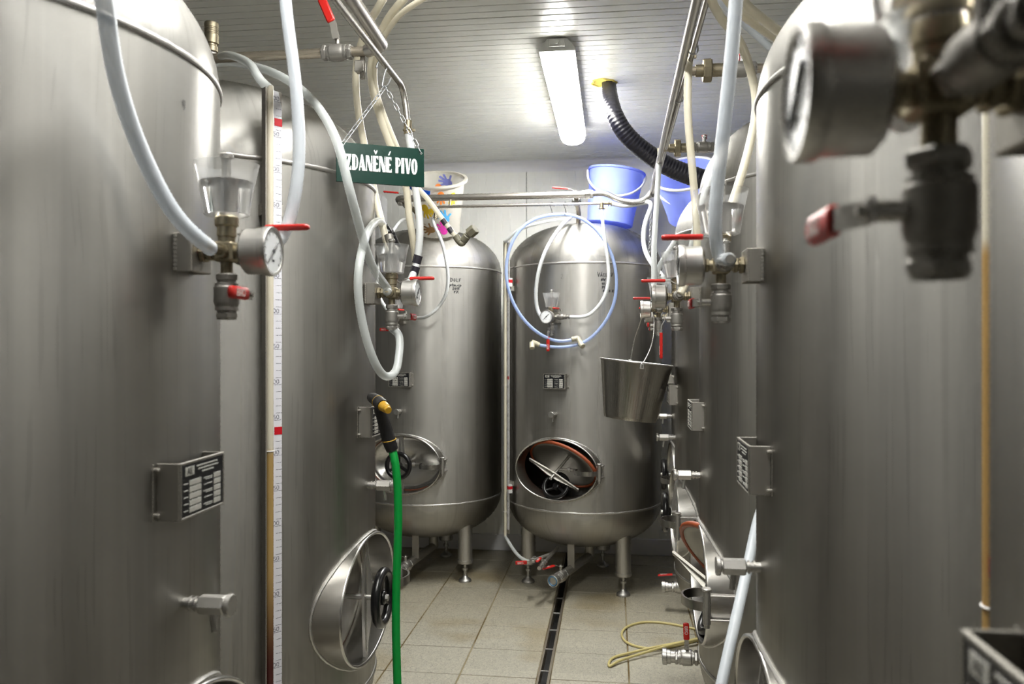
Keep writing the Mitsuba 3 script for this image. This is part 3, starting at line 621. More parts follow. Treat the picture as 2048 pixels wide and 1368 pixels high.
    if 'level' in parts:
        r = A(k, 'level_gauge', 'lrail', level_rail, 'steel_dull', 25, 'tall level gauge rail')
        A(r, 'scale_strip', 'lscale', level_scale, 'scale_white', False, 'white scale strip'); A(r, 'scale_print', 'lticks', level_ticks, 'scale_ink', False)
        for zm in marks: A(r, 'scale_mark', f'lmark{zm}', lambda: level_marks([zm]), 'scale_red', False, 'red mark')
        A(r, 'sight_tube', 'ltube' + beer, level_tube, beer, 40, 'clear sight tube filled with beer'); [A(r, 'mounting_clip', f'lclip{z}', lambda: level_clip(z), 'steel_dull', False) for z in (0.55, 1.565)]
        A(r, 'cable_tie', 'ltie', lambda: level_tie(1.06), 'white_plastic'); A(r, 'cable_tie', 'ltie2', lambda: level_tie(0.40), 'white_plastic')
    for deg2 in (60, -60, 180):
        lk = A(k, 'leg', f'leg{deg2}', lambda: leg(deg2), 'steel', 35); A(lk, 'adjustable_foot', f'foot{deg2}', lambda: leg_foot(deg2), 'steel', 35)
    if 'outlet' in parts:
        o = A(k, 'bottom_outlet', 'outlet', bottom_outlet, 'steel_dull', 30); ov = A(k, 'outlet_valve', 'ovalve', lambda: outlet_valve()[0], 'steel', 30)
        _, p, d = outlet_valve()
        A(ov, 'coupling', 'ocoup', outlet_coupling, 'steel', 30); A(ov, 'seal_ring', 'oring', outlet_ring, 'coupling_blue', 40)
        ol = outlet_lever
        def Lo(i):
            if ol == 'up': return lever_parts(p + V3(0.0, -0.006, 0.040), (0, 1, 0), (0.03, 0, 1), 0.012, 0.092, 0.022)[i]
            return lever_parts(p + V3(0, 0, 0.022), (0, 0, 1), V3(0.80, -0.58, -0.10) if ol == 'front' else V3(0.97, -0.1, -0.12), 0.017, 0.105, 0.024)[i]
        A(ov, 'lever', 'olev' + ol, lambda: cat(Lo(0), stem(p + V3(0, 0, 0.02), V3(0, 0, 1), 0.015)), 'steel', 25); A(ov, 'lever_grip', 'ogrip' + ol, lambda: Lo(1), 'red_grip', 40, 'red lever grip'); A(ov, 'grip_print', 'oprint' + ol, lambda: Lo(2), 'white_ink', False)
    k_pos[k] = (x, y, math.radians(deg)); return k
k_pos = {}
def at(k, p):
    """A point of tank k's own frame, in the room."""
    x, y, a = k_pos[k]; p = np.asarray(p, float)
    return V3(x + math.cos(a) * p[0] - math.sin(a) * p[1], y + math.sin(a) * p[0] + math.cos(a) * p[1], p[2])

L1 = tank(-0.985, 1.02, 0, 'nearest steel tank on the left, numbered 9, filling the left edge of the picture', marks=(1.75,))
L2 = tank(-1.01, 1.92, 0, 'left steel tank with a white scale strip down its near side, behind the green hose', drain_to='right')
R1 = tank(0.625, 0.405, 180, 'nearest steel tank at the right edge, its pressure gauge blurred in the foreground', beer='beer_tube_full')
R2 = tank(0.640, 1.295, 180, 'steel tank in the right row just behind the blurred foreground gauge')
R3 = tank(0.640, 2.17, 180, 'right row steel tank with its oval door standing open, third from the camera', door='open', drain_to='down')
R4 = tank(0.640, 3.02, 180, 'right row steel tank with a black door wheel, beside the hanging steel bucket', drain_to='right', outlet_lever='up')
R5 = tank(0.690, 3.88, 180, 'farthest right row steel tank, mostly hidden, under the tilted blue bucket', outlet_lever='out')
T2 = tank(-0.150, 4.33, -108, 'back steel tank numbered 2 with its oval door open, left of the hanging steel bucket', door='swung', drain_to='down', marks=(1.10,), beer='tube_clear', outlet_lever='front')
RU = tank(-1.030, 4.42, -97, 'back steel tank with a closed oval door, under the bucket with coloured handprints', beer='tube_clear', parts=('station', 'plate', 'well', 'level', 'outlet'))
L0 = tank(-0.985, 0.115, 0, 'steel tank beside the camera on the left, seen only as a reflection', parts=())
R0 = tank(0.625, -0.49, 180, 'steel tank beside the camera on the right, seen only as a reflection', parts=())
rl = relief(); M_ = T().translate([-1.01, 1.92, 0])
kk = part(L2, 'relief_fitting', rl[0], 'steel', 30, to=M_); part(kk, 'relief_valve', rl[1], 'nickel_brass', 30, to=M_, label='silver relief valve')

for q_ in [q_ for q_ in scene if q_.startswith(R1 + '__water_cup')]:      # this cup sits lower on its riser
    scene[q_] = {**scene[q_], 'to_world': T().translate([0, 0, -0.016]) @ scene[q_]['to_world']}

x_, y_, a_ = k_pos[T2]; M_ = T().translate([x_, y_, 0]).rotate([0, 0, 1], math.degrees(a_))
for z in (1.600, 0.530):                                                  # white clamps with red tape beside the sight tube of tank 2
    kk = part(T2 + '__level_gauge', 'tube_clamp', onto(extrude(sbox(0.0200, z - 0.026, 0.0380, z + 0.018), 0.020), LP - LN * 0.018, LS, (0, 0, 1)), 'white_plastic', False, 'white clamp', to=M_)
    part(T2 + '__level_gauge', 'clamp_tape', onto(extrude(sbox(0.0185, z - 0.006, 0.0390, z + 0.010), 0.0215), LP - LN * 0.0185, LS, (0, 0, 1)), 'scale_red', False, 'red tape', to=M_)
# ---------------------------------------------------------------- overhead pipes
def bent(pts, r, radius=0.05, n=14, k=10):
    """Pipe through corner points with rounded bends."""
    p = [np.asarray(q, float) for q in pts]; out = [p[0]]
    for a, b, c in zip(p[:-2], p[1:-1], p[2:]):
        u, w = (a - b), (c - b); lu, lw = np.linalg.norm(u), np.linalg.norm(w); u, w = u / lu, w / lw
        s = min(radius, lu * 0.45, lw * 0.45); q0, q1 = b + u * s, b + w * s
        t = np.linspace(0, 1, k)[:, None]; out += list((1 - t) ** 2 * q0 + 2 * t * (1 - t) * b + t ** 2 * q1)
    out.append(p[-1]); return sweep(np.array(out), r, n)
def clamp(p, d, r): return cat(torus(p, d, r, 0.0022, 24, 8), rbox(p[0] + r - 0.002, p[1] - 0.003, p[2] - 0.004, p[0] + r + 0.007, p[1] + 0.003, p[2] + 0.004, 0.001))
def wire(pts, r, n=60): return sweep(spline(pts, n), r, 8)
ZP = H + 0.70                                       # height of the beer lines
def xpipe_valve(k, x0, x1, y, z, xv, label_mat='pipe_tarnished', lever=None, nut=None):
    part(k, 'branch_pipe', rod((x0, y, z), (x1, y, z), 0.0115, 20), label_mat)
    v = part(k, 'branch_valve', ball_body((xv, y, z), (1, 0, 0), 0.075, 0.0185), 'steel_cast', 30)
    if lever is not None:
        s, g, _ = lever_parts((xv + 0.004, y, z + 0.012), (0, 0, 1), lever, 0.015, 0.105, 0.019)
        part(v, 'lever', s, 'steel', 25); part(v, 'lever_grip', g, 'red_grip', 40, 'red lever grip')
    if nut is not None:
        part(k, 'union_nut', cat(lathe([(0.0118, -0.011), (0.029, -0.011), (0.031, -0.008), (0.031, 0.008), (0.029, 0.011), (0.0118, 0.011)], 8, (nut, y, z), (1, 0, 0)), rod((nut - 0.030, y, z), (nut - 0.008, y, z), 0.0155, 20, 0.001), rod((nut + 0.008, y, z), (nut + 0.040, y, z), 0.0165, 20, 0.001)), 'nickel_brass', 25)

# left pair of lines
k = LP1 = thing('beer_line', 'thick steel pipe ending in a bend near the ceiling above the green sign', 'pipe')
e = W(766, 92, 1.90); big = 0.0148; e0 = W(706, 0, 1.640)
part(k, 'main_pipe', bent([e0 - (e - e0) * 7.5, (e[0], e[1], e[2]), (e[0] - 0.045, e[1] + 0.012, e[2] - 0.006)], big, 0.035, 20), 'pipe_steel', 40)
xpipe_valve(k, -1.02, e[0] - 0.03, e[1] + 0.012, e[2] - 0.006, W(658, 105, 1.87)[0], lever=None, nut=None)
q = W(735, 120, 1.93); part(k, 'pipe_bracket', cat(rod(q + V3(-0.012, 0, 0.02), q + V3(-0.012, 0, -0.045), 0.006, 10), rbox(q[0] - 0.03, q[1] - 0.01, q[2] - 0.03, q[0] - 0.008, q[1] + 0.012, q[2] - 0.002)), 'steel_dull', 25)
pv = V3(W(658, 105, 1.87)[0], e[1] + 0.012, e[2] - 0.006); lv = LP1 + '__branch_valve'
fl = lambda pts, w, t: sweep(np.array(pts), 1.0, sect=[(-w / 2, -t / 2), (w / 2, -t / 2), (w / 2, t / 2), (-w / 2, t / 2)], up=(0, 1, 0))
part(lv, 'lever', cat(stem(pv + V3(0, 0, 0.012), V3(0, 0, 1), 0.013), fl([pv + V3(0.002, -0.012, 0.030), pv + V3(-0.002, -0.014, 0.045), pv + V3(-0.004, -0.016, 0.062), pv + V3(-0.018, -0.018, 0.090)], 0.017, 0.0025)), 'steel_dull', 25)
part(lv, 'lever_grip', rot(rbox(-0.0105, -0.005, 0, 0.0105, 0.005, 0.062, 0.003), -24, (0, 1, 0)).apply_translation(pv + V3(-0.008, -0.018, 0.068)), 'red_grip', 40, 'red lever grip')
k = LP2 = thing('gas_line', 'thin steel pipe bending down at its end behind the green sign', 'pipe')
s0, s1, s2 = W(670, 0, 1.553), W(806, 174, 2.085), W(816, 250, 2.085)
d_ = (s1 - s0); part(k, 'pipe', bent([s0 - d_ * 2.6, s1, s2], 0.0078, 0.05, 14), 'pipe_steel', 40)
part(k, 'end_joint', cat(rod(s2 + V3(0, 0, 0.012), s2 - V3(0, 0, 0.024), 0.0105, 16, 0.001), clamp(s2 - V3(0, 0, 0.014), (0, 0, 1), 0.0115)), 'nickel_brass', 30)
part(k, 'spacer_post', rod(W(758, 84, 1.945), W(758, 116, 1.93), 0.0055, 10), 'pipe_tarnished')
# right pair of lines
k = RP1 = thing('beer_line', 'thick steel pipe running along the right row of tanks below the ceiling', 'pipe')
a0, a1 = W(1391, 10, 1.64), W(1303, 385, 3.72)
dd = a1 - a0
part(k, 'main_pipe', bent([a0 - dd * 1.2, a1], 0.0105, 0.02, 16), 'pipe_steel', 40)
for (u, v, dz, nut_u, x1u, vu) in ((1368, 143, 2.07, 1412, 1570, 1478), (1328, 297, 2.86, 1354, 1470, 1404)):
    p = W(u, v, dz); fx = lambda uu: W(uu, v, dz + 0.02)[0]
    xpipe_valve(k, p[0], fx(x1u) + 0.05, p[1], p[2], fx(vu), lever=V3(0.12, 0.98, 0.10), nut=fx(nut_u))
k = RP2 = thing('gas_line', 'thin steel pipe above the right row of tanks, with wire hooks on it', 'pipe')
b0, b1 = W(1411, 10, 1.66), W(1306, 392, 3.74)
db = b1 - b0
part(k, 'pipe', bent([b0 - db * 1.2, b1], 0.0065, 0.02, 14), 'pipe_steel', 40)
for u, v, dz in ((1379, 96, 1.98), (1318, 312, 3.1)):
    p = W(u, v, dz); part(k, 'hose_tail', cat(rod(p + V3(0, 0, 0.03), p - V3(0, 0, 0.030), 0.0062, 12), clamp(p - V3(0, 0, 0.022), (0, 0, 1), 0.010)), 'nickel_brass', 30)
# lines over the back tanks
k = BP1 = thing('beer_line', 'thick horizontal steel pipe in front of the two back tanks', 'pipe')
zb, yb = W(990, 393, 3.85)[2], 3.81
xa, xb = W(797, 399, 3.93)[0], W(1180, 388, 3.79)[0]
part(k, 'main_pipe', bent([(xb, yb, zb), (xa, yb, zb), (xa + 0.0, yb + 0.06, zb - 0.01)], 0.0160, 0.035, 20), 'pipe_steel', 40)
for (xv, hand) in ((W(814, 405, 4.0)[0], 0), (W(1152, 392, 3.85)[0], 1)):
    tk = (RU, T2)[hand]; yc = 4.20
    part(k, 'branch_elbow', bent([(xv, yb, zb), (xv, yc, zb - 0.03), (xv - 0.01, yc, zb - 0.16)], 0.0115, 0.04, 16), 'pipe_tarnished', 40)
    v = part(k, 'branch_valve', ball_body((xv, yb + 0.10, zb - 0.012), (0, 1, -0.08), 0.085, 0.020), 'steel_cast', 30)
    s, g, _ = lever_parts((xv, yb + 0.09, zb + 0.004), (0, 0, 1), (-0.98, -0.15, 0.08), 0.016, 0.115, 0.016)
    part(v, 'lever', s, 'steel', 25); part(v, 'lever_grip', g, 'red_grip', 40, 'red lever grip')
    part(k, 'drop_fitting', cat(rod((xv - 0.01, yc, zb - 0.15), (xv - 0.01, yc, zb - 0.185), 0.015, 16, 0.001), rod((xv - 0.01, yc, zb - 0.18), (xv - 0.01, yc + 0.04, ZU + DH - 0.055), 0.010, 14), hexrod((xv - 0.01, yc, zb - 0.175), (xv - 0.01, yc, zb - 0.16), 0.017), rod((xv - 0.03, yc - 0.012, zb - 0.165), (xv - 0.01, yc, zb - 0.165), 0.007, 12)), 'nickel_brass', 30)
xf = W(1172, 387, 3.8)[0]
part(k, 'union_nut', cat(hexrod((xf - 0.004, yb, zb), (xf + 0.022, yb, zb), 0.0235), rod((xf - 0.02, yb, zb), (xf + 0.035, yb, zb), 0.0185, 20, 0.001)), 'steel', 25)
fp = spline([W(1184, 388, 3.80), W(1212, 388, 3.78), W(1232, 397, 3.75), W(1255, 403, 3.72), W(1280, 403, 3.70), W(1296, 394, 3.72), W(1303, 384, 3.73)], 160)
part(k, 'flexible_tube', sweep(fp, 0.0125 + 0.0016 * np.sin(np.arange(160) * 2 * np.pi / 3.2), 14), 'steel', True, 'corrugated steel tube')
k = BP2 = thing('gas_line', 'thin horizontal steel pipe under the thick one before the back tanks', 'pipe')
zs_, ys_ = W(1040, 410, 3.80)[2], 3.78
xa2, xb2 = W(876, 411, 3.86)[0], W(1205, 410, 3.75)[0]
part(k, 'pipe', bent([(xb2, ys_, zs_), (xa2, ys_, zs_), (xa2 - 0.012, ys_, zs_ - 0.035)], 0.0068, 0.012, 12), 'pipe_steel', 40)
part(k, 'spacer_post', rod((W(902, 400, 3.88)[0], ys_, zs_), (W(902, 400, 3.88)[0], yb, zb), 0.0055, 10), 'pipe_tarnished')
tx = W(1203, 410, 3.75)[0]
part(k, 'tee_fitting', cat(rod((tx, ys_, zs_ + 0.004), (tx, ys_, zs_ - 0.028), 0.0095, 14, 0.001), clamp(V3(tx, ys_, zs_ - 0.024), (0, 0, 1), 0.012), rod((tx + 0.01, ys_, zs_), (tx + 0.05, ys_, zs_), 0.007, 12), clamp(V3(tx + 0.033, ys_, zs_), (1, 0, 0), 0.012), clamp(V3(tx + 0.045, ys_, zs_), (1, 0, 0), 0.012)), 'nickel_brass', 30)
tl = V3(xa2 - 0.012, ys_, zs_ - 0.04)
part(k, 'end_fitting', cat(rod(tl + V3(0, 0, 0.012), tl - V3(0, 0, 0.02), 0.008, 14), clamp(tl - V3(0, 0, 0.012), (0, 0, 1), 0.0095)), 'nickel_brass', 30)

# ---------------------------------------------------------------- wire hooks
def shook(p, a, b, r=0.0018):
    """S hook: upper loop at p over a pipe of radius a, hanging length b."""
    up = [p + V3(-a * math.cos(t), 0, a * math.sin(t)) for t in np.linspace(-0.6, math.pi, 9)]
    lo = [p + V3(-0.002 + 0.012 - 0.012 * math.cos(t), 0, -b - 0.012 * math.sin(t)) for t in np.linspace(0.2, math.pi + 0.3, 9)]
    return wire(up[::-1][:0] + [q for q in up[::1]][::-1] + lo if False else up + [p + V3(a * 0.9, 0, -b * 0.3)] + lo, r)
hk = W(767, 128, 1.92)
single('wire_hook', wire([hk + V3(-0.014, -0.01, -0.012), hk + V3(-0.010, -0.006, 0.004), hk + V3(0.0, 0, 0.011), hk + V3(0.009, 0.002, 0.0), hk + V3(0.004, 0, -0.02), hk + V3(-0.002, 0, -0.045), hk + V3(-0.001, -0.004, -0.056), hk + V3(0.010, -0.006, -0.055), hk + V3(0.020, -0.006, -0.036)], 0.0022), 'chain_zinc', 'wire hook on the thin left pipe that carries the sign chains', 'hook')
for u, v, dz, lab in ((1384, 74, 1.90, 'upper bent wire hook on the right hand pipes, near the top edge'), (1355, 170, 2.28, 'lower bent wire hook on the right hand pipes, beside the black duct')):
    p = W(u, v, dz); sc = dz / F; Q = lambda du, dv, dy=0: p + V3(du * sc * CS, dy, -dv * sc)
    single('wire_hook', wire([Q(18, -14, 0.012), Q(14, -24, 0.012), Q(4, -24, 0.004), Q(-6, -20, -0.012), Q(-6, -8, -0.014), Q(0, 4, -0.012), Q(10, 22, -0.010), Q(9, 34, -0.008), Q(-1, 36, -0.006), Q(-8, 28, -0.004)], 0.0020), 'chain_zinc', lab, 'hook')
hooks = []
for u, lab in ((1102, 'left small wire hook holding the coiled blue hose on the back pipe'), (1130, 'right small wire hook holding the coiled blue hose on the back pipe')):
    p = V3(W(u, 410, 3.76)[0], ys_, zs_)
    single('wire_hook', wire([p + V3(0.012, 0.006, -0.008), p + V3(0.008, 0.010, 0.006), p + V3(-0.002, 0, 0.010), p + V3(-0.007, -0.008, 0.0), p + V3(0.001, -0.010, -0.025), p + V3(0.004, -0.010, -0.048), p + V3(0.001, -0.022, -0.056), p + V3(-0.002, -0.034, -0.046)], 0.0016), 'black_rubber', lab, 'hook', 'hooks of the blue hose coil')
ch = W(1303, 405, 3.70)
def chain(p0, p1, L=0.020, r=0.0011, sag=0.0, w=0.0038):
    p0, p1 = np.asarray(p0, float), np.asarray(p1, float); n = max(2, int(np.linalg.norm(p1 - p0) / (L * 0.86))); ms = []
    for k in range(n):
        a, b = (p0 + (p1 - p0) * t for t in ((k - 0.09) / n, (k + 1.09) / n)); d = b - a; d /= np.linalg.norm(d)
        s = np.cross(d, (0, 1, 0) if k % 2 else (0.3, 0.2, 1)); s /= np.linalg.norm(s); h = np.linalg.norm(b - a) / 2 - w; c = (a + b) / 2
        t1 = np.linspace(-np.pi / 2, np.pi / 2, 7)
        pts = [c + d * (h + w * np.cos(t)) + s * w * np.sin(t) for t in t1] + [c - d * (h + w * np.cos(t)) - s * w * np.sin(t) for t in t1]
        ms.append(sweep(np.array(pts), r, 6, closed=True))
    return cat(ms)
single('hanging_chain', chain(ch, ch - V3(0.01, 0, 0.24), 0.016, 0.0016), 'chain_zinc', 'thin zinc chain hanging from the end of the right hand pipes', 'chain')

# ---------------------------------------------------------------- the green sign
sg = thing('hanging_sign', 'dark green sign with white Czech lettering hung on chains below the ceiling', 'sign')
TL, TR, BL = W(672, 283, 1.80), W(848, 298, 1.872), W(676.5, 363, 1.80)
X = TR - TL; w_ = np.linalg.norm(X); X /= w_; Y = TL - BL; Y -= X * (X @ Y); h_ = np.linalg.norm(Y); Y /= h_; BLc = TL - Y * h_
part(sg, 'board', onto(rbox(0, 0, -0.004, w_, h_, 0, 0.0008), BLc, X, Y), 'sign_green', False)
def letters(text):
    S = lambda *b: sbox(*b); P_ = lambda *p: Polygon(p)
    G = {'Z': (unary_union([S(0, .84, .52, 1), S(0, 0, .52, .16), P_((.26, .9), (.52, .9), (.26, .1), (0, .1)), S(0, .74, .1, 1), S(.42, 0, .52, .26)]), .56),
         'D': (unary_union([S(.02, 0, .3, 1), ell(.22, .5, .36, .5).intersection(S(.2, 0, 1, 1))]).difference(ell(.36, .5, .055, .38)), .62),
         'A': (P_((0, 0), (.22, 1.02), (.38, 1.02), (.64, 0), (.32, 0), (.28, .2), (.16, .2), (.11, 0)).difference(P_((.18, .3), (.26, .3), (.235, .62))), .66),
         'N': (unary_union([S(0, 0, .11, 1), S(.5, 0, .61, 1), P_((0, 1), (.27, 1), (.61, 0), (.34, 0))]), .66),
         'E': (unary_union([S(0, 0, .28, 1), S(.2, .86, .5, 1), S(.2, .44, .43, .56), S(.2, 0, .52, .14), S(.42, .78, .5, 1), S(.44, 0, .52, .22)]), .57),
         'P': (unary_union([S(0, 0, .27, 1), ell(.25, .70, .27, .30).intersection(S(.2, 0, 1, 1))]).difference(ell(.33, .70, .05, .19)), .56),
         'I': (S(0, 0, .28, 1), .33), 'V': (P_((0, 1), (.29, 1), (.37, .28), (.47, 1), (.60, 1), (.42, 0), (.20, 0)), .60),
         'O': (ell(.31, .5, .31, .52).difference(ell(.31, .5, .06, .38)), .66), ' ': (None, .30)}
    up = {'Ě': ('E', P_((.08, 1.34), (.16, 1.38), (.26, 1.25), (.36, 1.38), (.44, 1.34), (.30, 1.10), (.22, 1.10))), 'É': ('E', P_((.16, 1.10), (.30, 1.10), (.46, 1.36), (.36, 1.38)))}
    x, out = 0, []
    for c in text:
        b, acc = up.get(c, (c, None)); g, adv = G[b]
        for q in (g, acc):
            if q is not None: out.append(affinity.translate(q, x, 0))
        x += adv
    return unary_union(out), x
g, adv = letters('ZDANĚNÉ PIVO')
lw, lh = 0.820 * w_, 0.40 * h_
m = extrude(affinity.scale(g, lw / adv, lh, origin=(0, 0)), 0.0012)
part(sg, 'lettering', onto(m, BLc + X * (0.105 * w_) + Y * (0.315 * h_), X, Y), 'sign_letter', False, 'white lettering')
for u in (0.03, 0.965): part(sg, 'grommet', onto(torus((u * w_, h_ - 0.011, 0.0005), (0, 0, 1), 0.0022, 0.0009, 16, 6), BLc, X, Y), 'chain_zinc', 40)
hb = hk + V3(0.006, -0.005, -0.056)
part(sg, 'chain', chain(TL + X * 0.012 - Y * 0.008, hb), 'chain_zinc', 40); part(sg, 'chain', chain(TR - X * 0.008 - Y * 0.008, hb), 'chain_zinc', 40)

# ---------------------------------------------------------------- black flexible duct
dp = spline([W(1216, 150, 3.42), W(1219, 180, 3.40), W(1228, 225, 3.33), W(1252, 268, 3.32), W(1290, 303, 3.34), W(1335, 332, 3.36), W(1385, 352, 3.36), W(1440, 368, 3.36), W(1500, 372, 3.40)], 420)
n = 420; t = np.arange(n)
part(thing('flexible_duct', 'black ribbed flexible duct drooping from a hole in the ceiling', 'duct'), 'duct_hose', sweep(dp, np.interp(t, [0, 120, n], [0.028, 0.036, 0.044]) * (1 + 0.017 * np.sin(t * 2 * np.pi / 7.0) + 0.004 * np.sin(t * 0.31)), 22), 'duct_black', True)

# ---------------------------------------------------------------- hoses
def hose_(name, pts, r, mat, label, group=None, n=None, fittings=()):
    p = spline(pts, n or max(40, 12 * len(pts)))
    k = thing(name, label, 'hose', group)
    part(k, 'tube', sweep(p, r, 14), mat, True)
    for nm, m, mt in fittings: part(k, nm, m, mt, 35)
    return k
CR = lambda k, s: at(k, (CX, s * 0.045 if s < 0 else 0.098, CZ))            # ends of the station: left barb, right valve
def band(p, d, r, L=0.016): d = np.asarray(d) / np.linalg.norm(d); return rod(np.asarray(p) - d * L / 2, np.asarray(p) + d * L / 2, r, 16)
# balance hoses from each tank's top to the left of its station
hose_('balance_hose', [at(L1, (0.05, -0.05, 1.99)), W(150, -160, 0.80), W(206, -10, 0.86), W(226, 120, 0.90), W(262, 250, 0.94), W(312, 365, 0.975), W(368, 450, 1.0), W(415, 492, 1.025), CR(L1, -1)], 0.0098, 'hose_milky', 'milky hose sweeping down in front of the nearest left tank to its gauge')
hose_('balance_hose', [at(L2, (0.01, 0.0, 1.995)), W(450, 123, 2.0), W(500, 131, 1.97), W(560, 152, 1.87), W(612, 188, 1.80), W(652, 238, 1.74), W(676, 290, 1.72), W(692, 350, 1.72), W(702, 390, 1.73), W(723, 468, 1.79), W(752, 545, 1.88), W(776, 580, 1.94), CR(L2, -1)], 0.0100, 'hose_clear', 'clear hose passing in front of the left edge of the green sign')
hose_('balance_hose', [V3(W(1143, 428, 4.1)[0], 4.12, W(1143, 432, 4.1)[2]), W(1120, 455, 3.90), W(1092, 500, 3.84), W(1075, 555, 3.86), W(1072, 600, 3.885), W(1079, 628, 3.895), W(1088, 640, 3.89), CR(T2, -1)], 0.0095, 'hose_white', 'white hose curving from the top of tank 2 down to the left of its gauge')
hose_('balance_hose', [V3(W(815, 434, 4.2)[0], 4.18, W(815, 434, 4.2)[2]), W(800, 443, 4.1), W(782, 468, 4.05), W(762, 515, 4.0), W(754, 560, 3.98), W(762, 600, 3.98), W(780, 628, 3.98), CR(RU, -1)], 0.0085, 'hose_white', 'white hose from the top of the tank under the handprint bucket')
# sight tube feeds
hose_('level_hose', [at(L2, (0.0, -0.012, 1.985)), W(445, 112, 1.95), W(475, 115, 1.86), W(503, 132, 1.76), W(521, 160, 1.68), at(L2, LP - LS * 0.0115 - LN * 0.002 + V3(0, 0, LZ1))], 0.0095, 'hose_clear', 'clear hose arching to the top of the white scale strip')
hose_('level_hose', [V3(W(1140, 435, 4.1)[0], 4.13, W(1140, 437, 4.1)[2]), W(1110, 440, 4.05), W(1065, 450, 4.05), W(1030, 465, 4.10), W(1013, 482, 4.14), at(T2, LP - LS * 0.0115 - LN * 0.002 + V3(0, 0, LZ1))], 0.0078, 'hose_white', 'white hose from the top of tank 2 to its level gauge')
# gas hoses to the right of each station
hose_('balance_hose', [W(1810, -160, 0.52), W(1795, 0, 0.50), W(1782, 100, 0.48), W(1772, 180, 0.465), CR(R1, -1)], 0.0098, 'hose_white', 'blurred white hose directly behind the foreground gauge')
hose_('gas_hose', [CR(L1, 1), W(552, 490, 1.12), W(572, 458, 1.13), W(588, 400, 1.14), W(597, 330, 1.15), W(597, 250, 1.16), W(588, 140, 1.17), W(575, 40, 1.18), W(566, -60, 1.2), W(555, -200, 1.25)], 0.0088, 'hose_milky', 'milky hose rising behind the nearest left gauge past the scale strip')
hose_('gas_hose', [s2 - V3(0, 0, 0.016), W(822, 300, 2.095), W(830, 370, 2.12), W(838, 430, 2.13), W(839, 480, 2.13), W(834, 520, 2.13), W(828, 545, 2.12), CR(L2, 1)], 0.0098, 'hose_white', 'white hose below the bent pipe end, running behind the right part of the sign', fittings=[('tape_band', band(W(834.5, 519, 2.13), (-0.3, 0, -1), 0.0119, 0.022), 'tape_dark'), ('tape_band', band(W(829.5, 541, 2.122), (-0.3, 0, -1), 0.0119, 0.022), 'tape_dark')])
hose_('gas_hose', [tl - V3(0, 0, 0.014), W(866, 440, 3.86), W(880, 475, 3.86), W(891, 515, 3.86), W(896, 555, 3.88), W(891, 590, 3.9), W(876, 615, 3.92), W(856, 632, 3.93), CR(RU, 1)], 0.0080, 'hose_white', 'thin white hose hanging in front of the handprint bucket to the gauge below')
hose_('gas_hose', [V3(tx, ys_, zs_ - 0.025), W(1206, 450, 3.75), W(1211, 490, 3.75), W(1216, 525, 3.76), W(1217, 560, 3.77), W(1208, 595, 3.78), W(1190, 620, 3.79), W(1172, 632, 3.80), CR(T2, 1)], 0.0085, 'hose_white', 'white hose dropping from the back pipe to the right of the gauge on tank 2')
hose_('gas_hose', [W(1482, -140, 1.10), W(1472, 0, 1.12), W(1462, 120, 1.135), W(1447, 260, 1.15), W(1434, 380, 1.165), W(1430, 450, 1.175), W(1434, 495, 1.19), W(1440, 515, 1.20), at(R2, (CX + 0.002, 0.098, CZ))], 0.0098, 'hose_milky', 'thick milky hose hanging in front of the second tank of the right row')
hose_('gas_hose', [W(1379, 112, 1.98), W(1376, 160, 1.985), W(1376, 230, 1.99), W(1382, 310, 2.0), W(1389, 390, 2.01), W(1394, 460, 2.02), W(1390, 520, 2.03), W(1372, 565, 2.04), CR(R3, 1)], 0.0098, 'hose_cream', 'cream hose hanging from the right hand pipes beside the milky one')
hose_('gas_hose', [W(1318, 322, 3.08), W(1315, 380, 3.05), W(1311, 440, 3.0), W(1308, 500, 2.95), W(1308, 560, 2.92), W(1309, 600, 2.90), CR(R4, 1)], 0.0105, 'hose_white', 'white hose hanging straight down in front of the right end of tank 2')
hose_('gas_hose', [V3(tx + 0.045, ys_, zs_), W(1245, 411, 3.74), W(1275, 408, 3.72), W(1296, 404, 3.70), W(1302, 410, 3.68), W(1294, 435, 3.62), W(1287, 470, 3.58), W(1292, 505, 3.54), W(1310, 535, 3.50), W(1330, 562, 3.48), at(R5, (CX, 0.098, CZ + 0.01))], 0.0105, 'hose_white', 'white hose bending off the end of the thin back pipe and down beside the chain')
hose_('balance_hose', [at(R4, (0.25, 0.15, 1.80)), W(1372, 440, 2.95), W(1352, 478, 2.93), W(1332, 510, 2.93), W(1316, 540, 2.95), W(1312, 575, 2.98), at(R4, (CX, -0.045, CZ))], 0.0095, 'hose_white', 'white hose crossing over beside the chain, from the dome of the tank behind')
hose_('balance_hose', [W(1405, -90, 1.55), W(1420, -10, 1.58), W(1445, 40, 1.62), W(1480, 85, 1.66), W(1503, 150, 1.69), W(1512, 205, 1.70), W(1504, 270, 1.70), W(1486, 340, 1.69), W(1467, 400, 1.68), W(1452, 450, 1.66), W(1444, 495, 1.60), at(R2, (CX, -0.045, CZ + 0.004))], 0.0092, 'hose_cream', 'cream hose bowing out against the second right tank and running into the gauge station')
hose_('balance_hose', [at(R3, (0.30, -0.05, 1.83)), W(1425, 345, 2.02), W(1405, 400, 2.01), W(1392, 450, 2.03), W(1380, 510, 2.07), W(1366, 560, 2.12), at(R3, (CX, -0.045, CZ))], 0.0085, 'hose_white', 'white hose over the dome of the third right tank to its gauge')
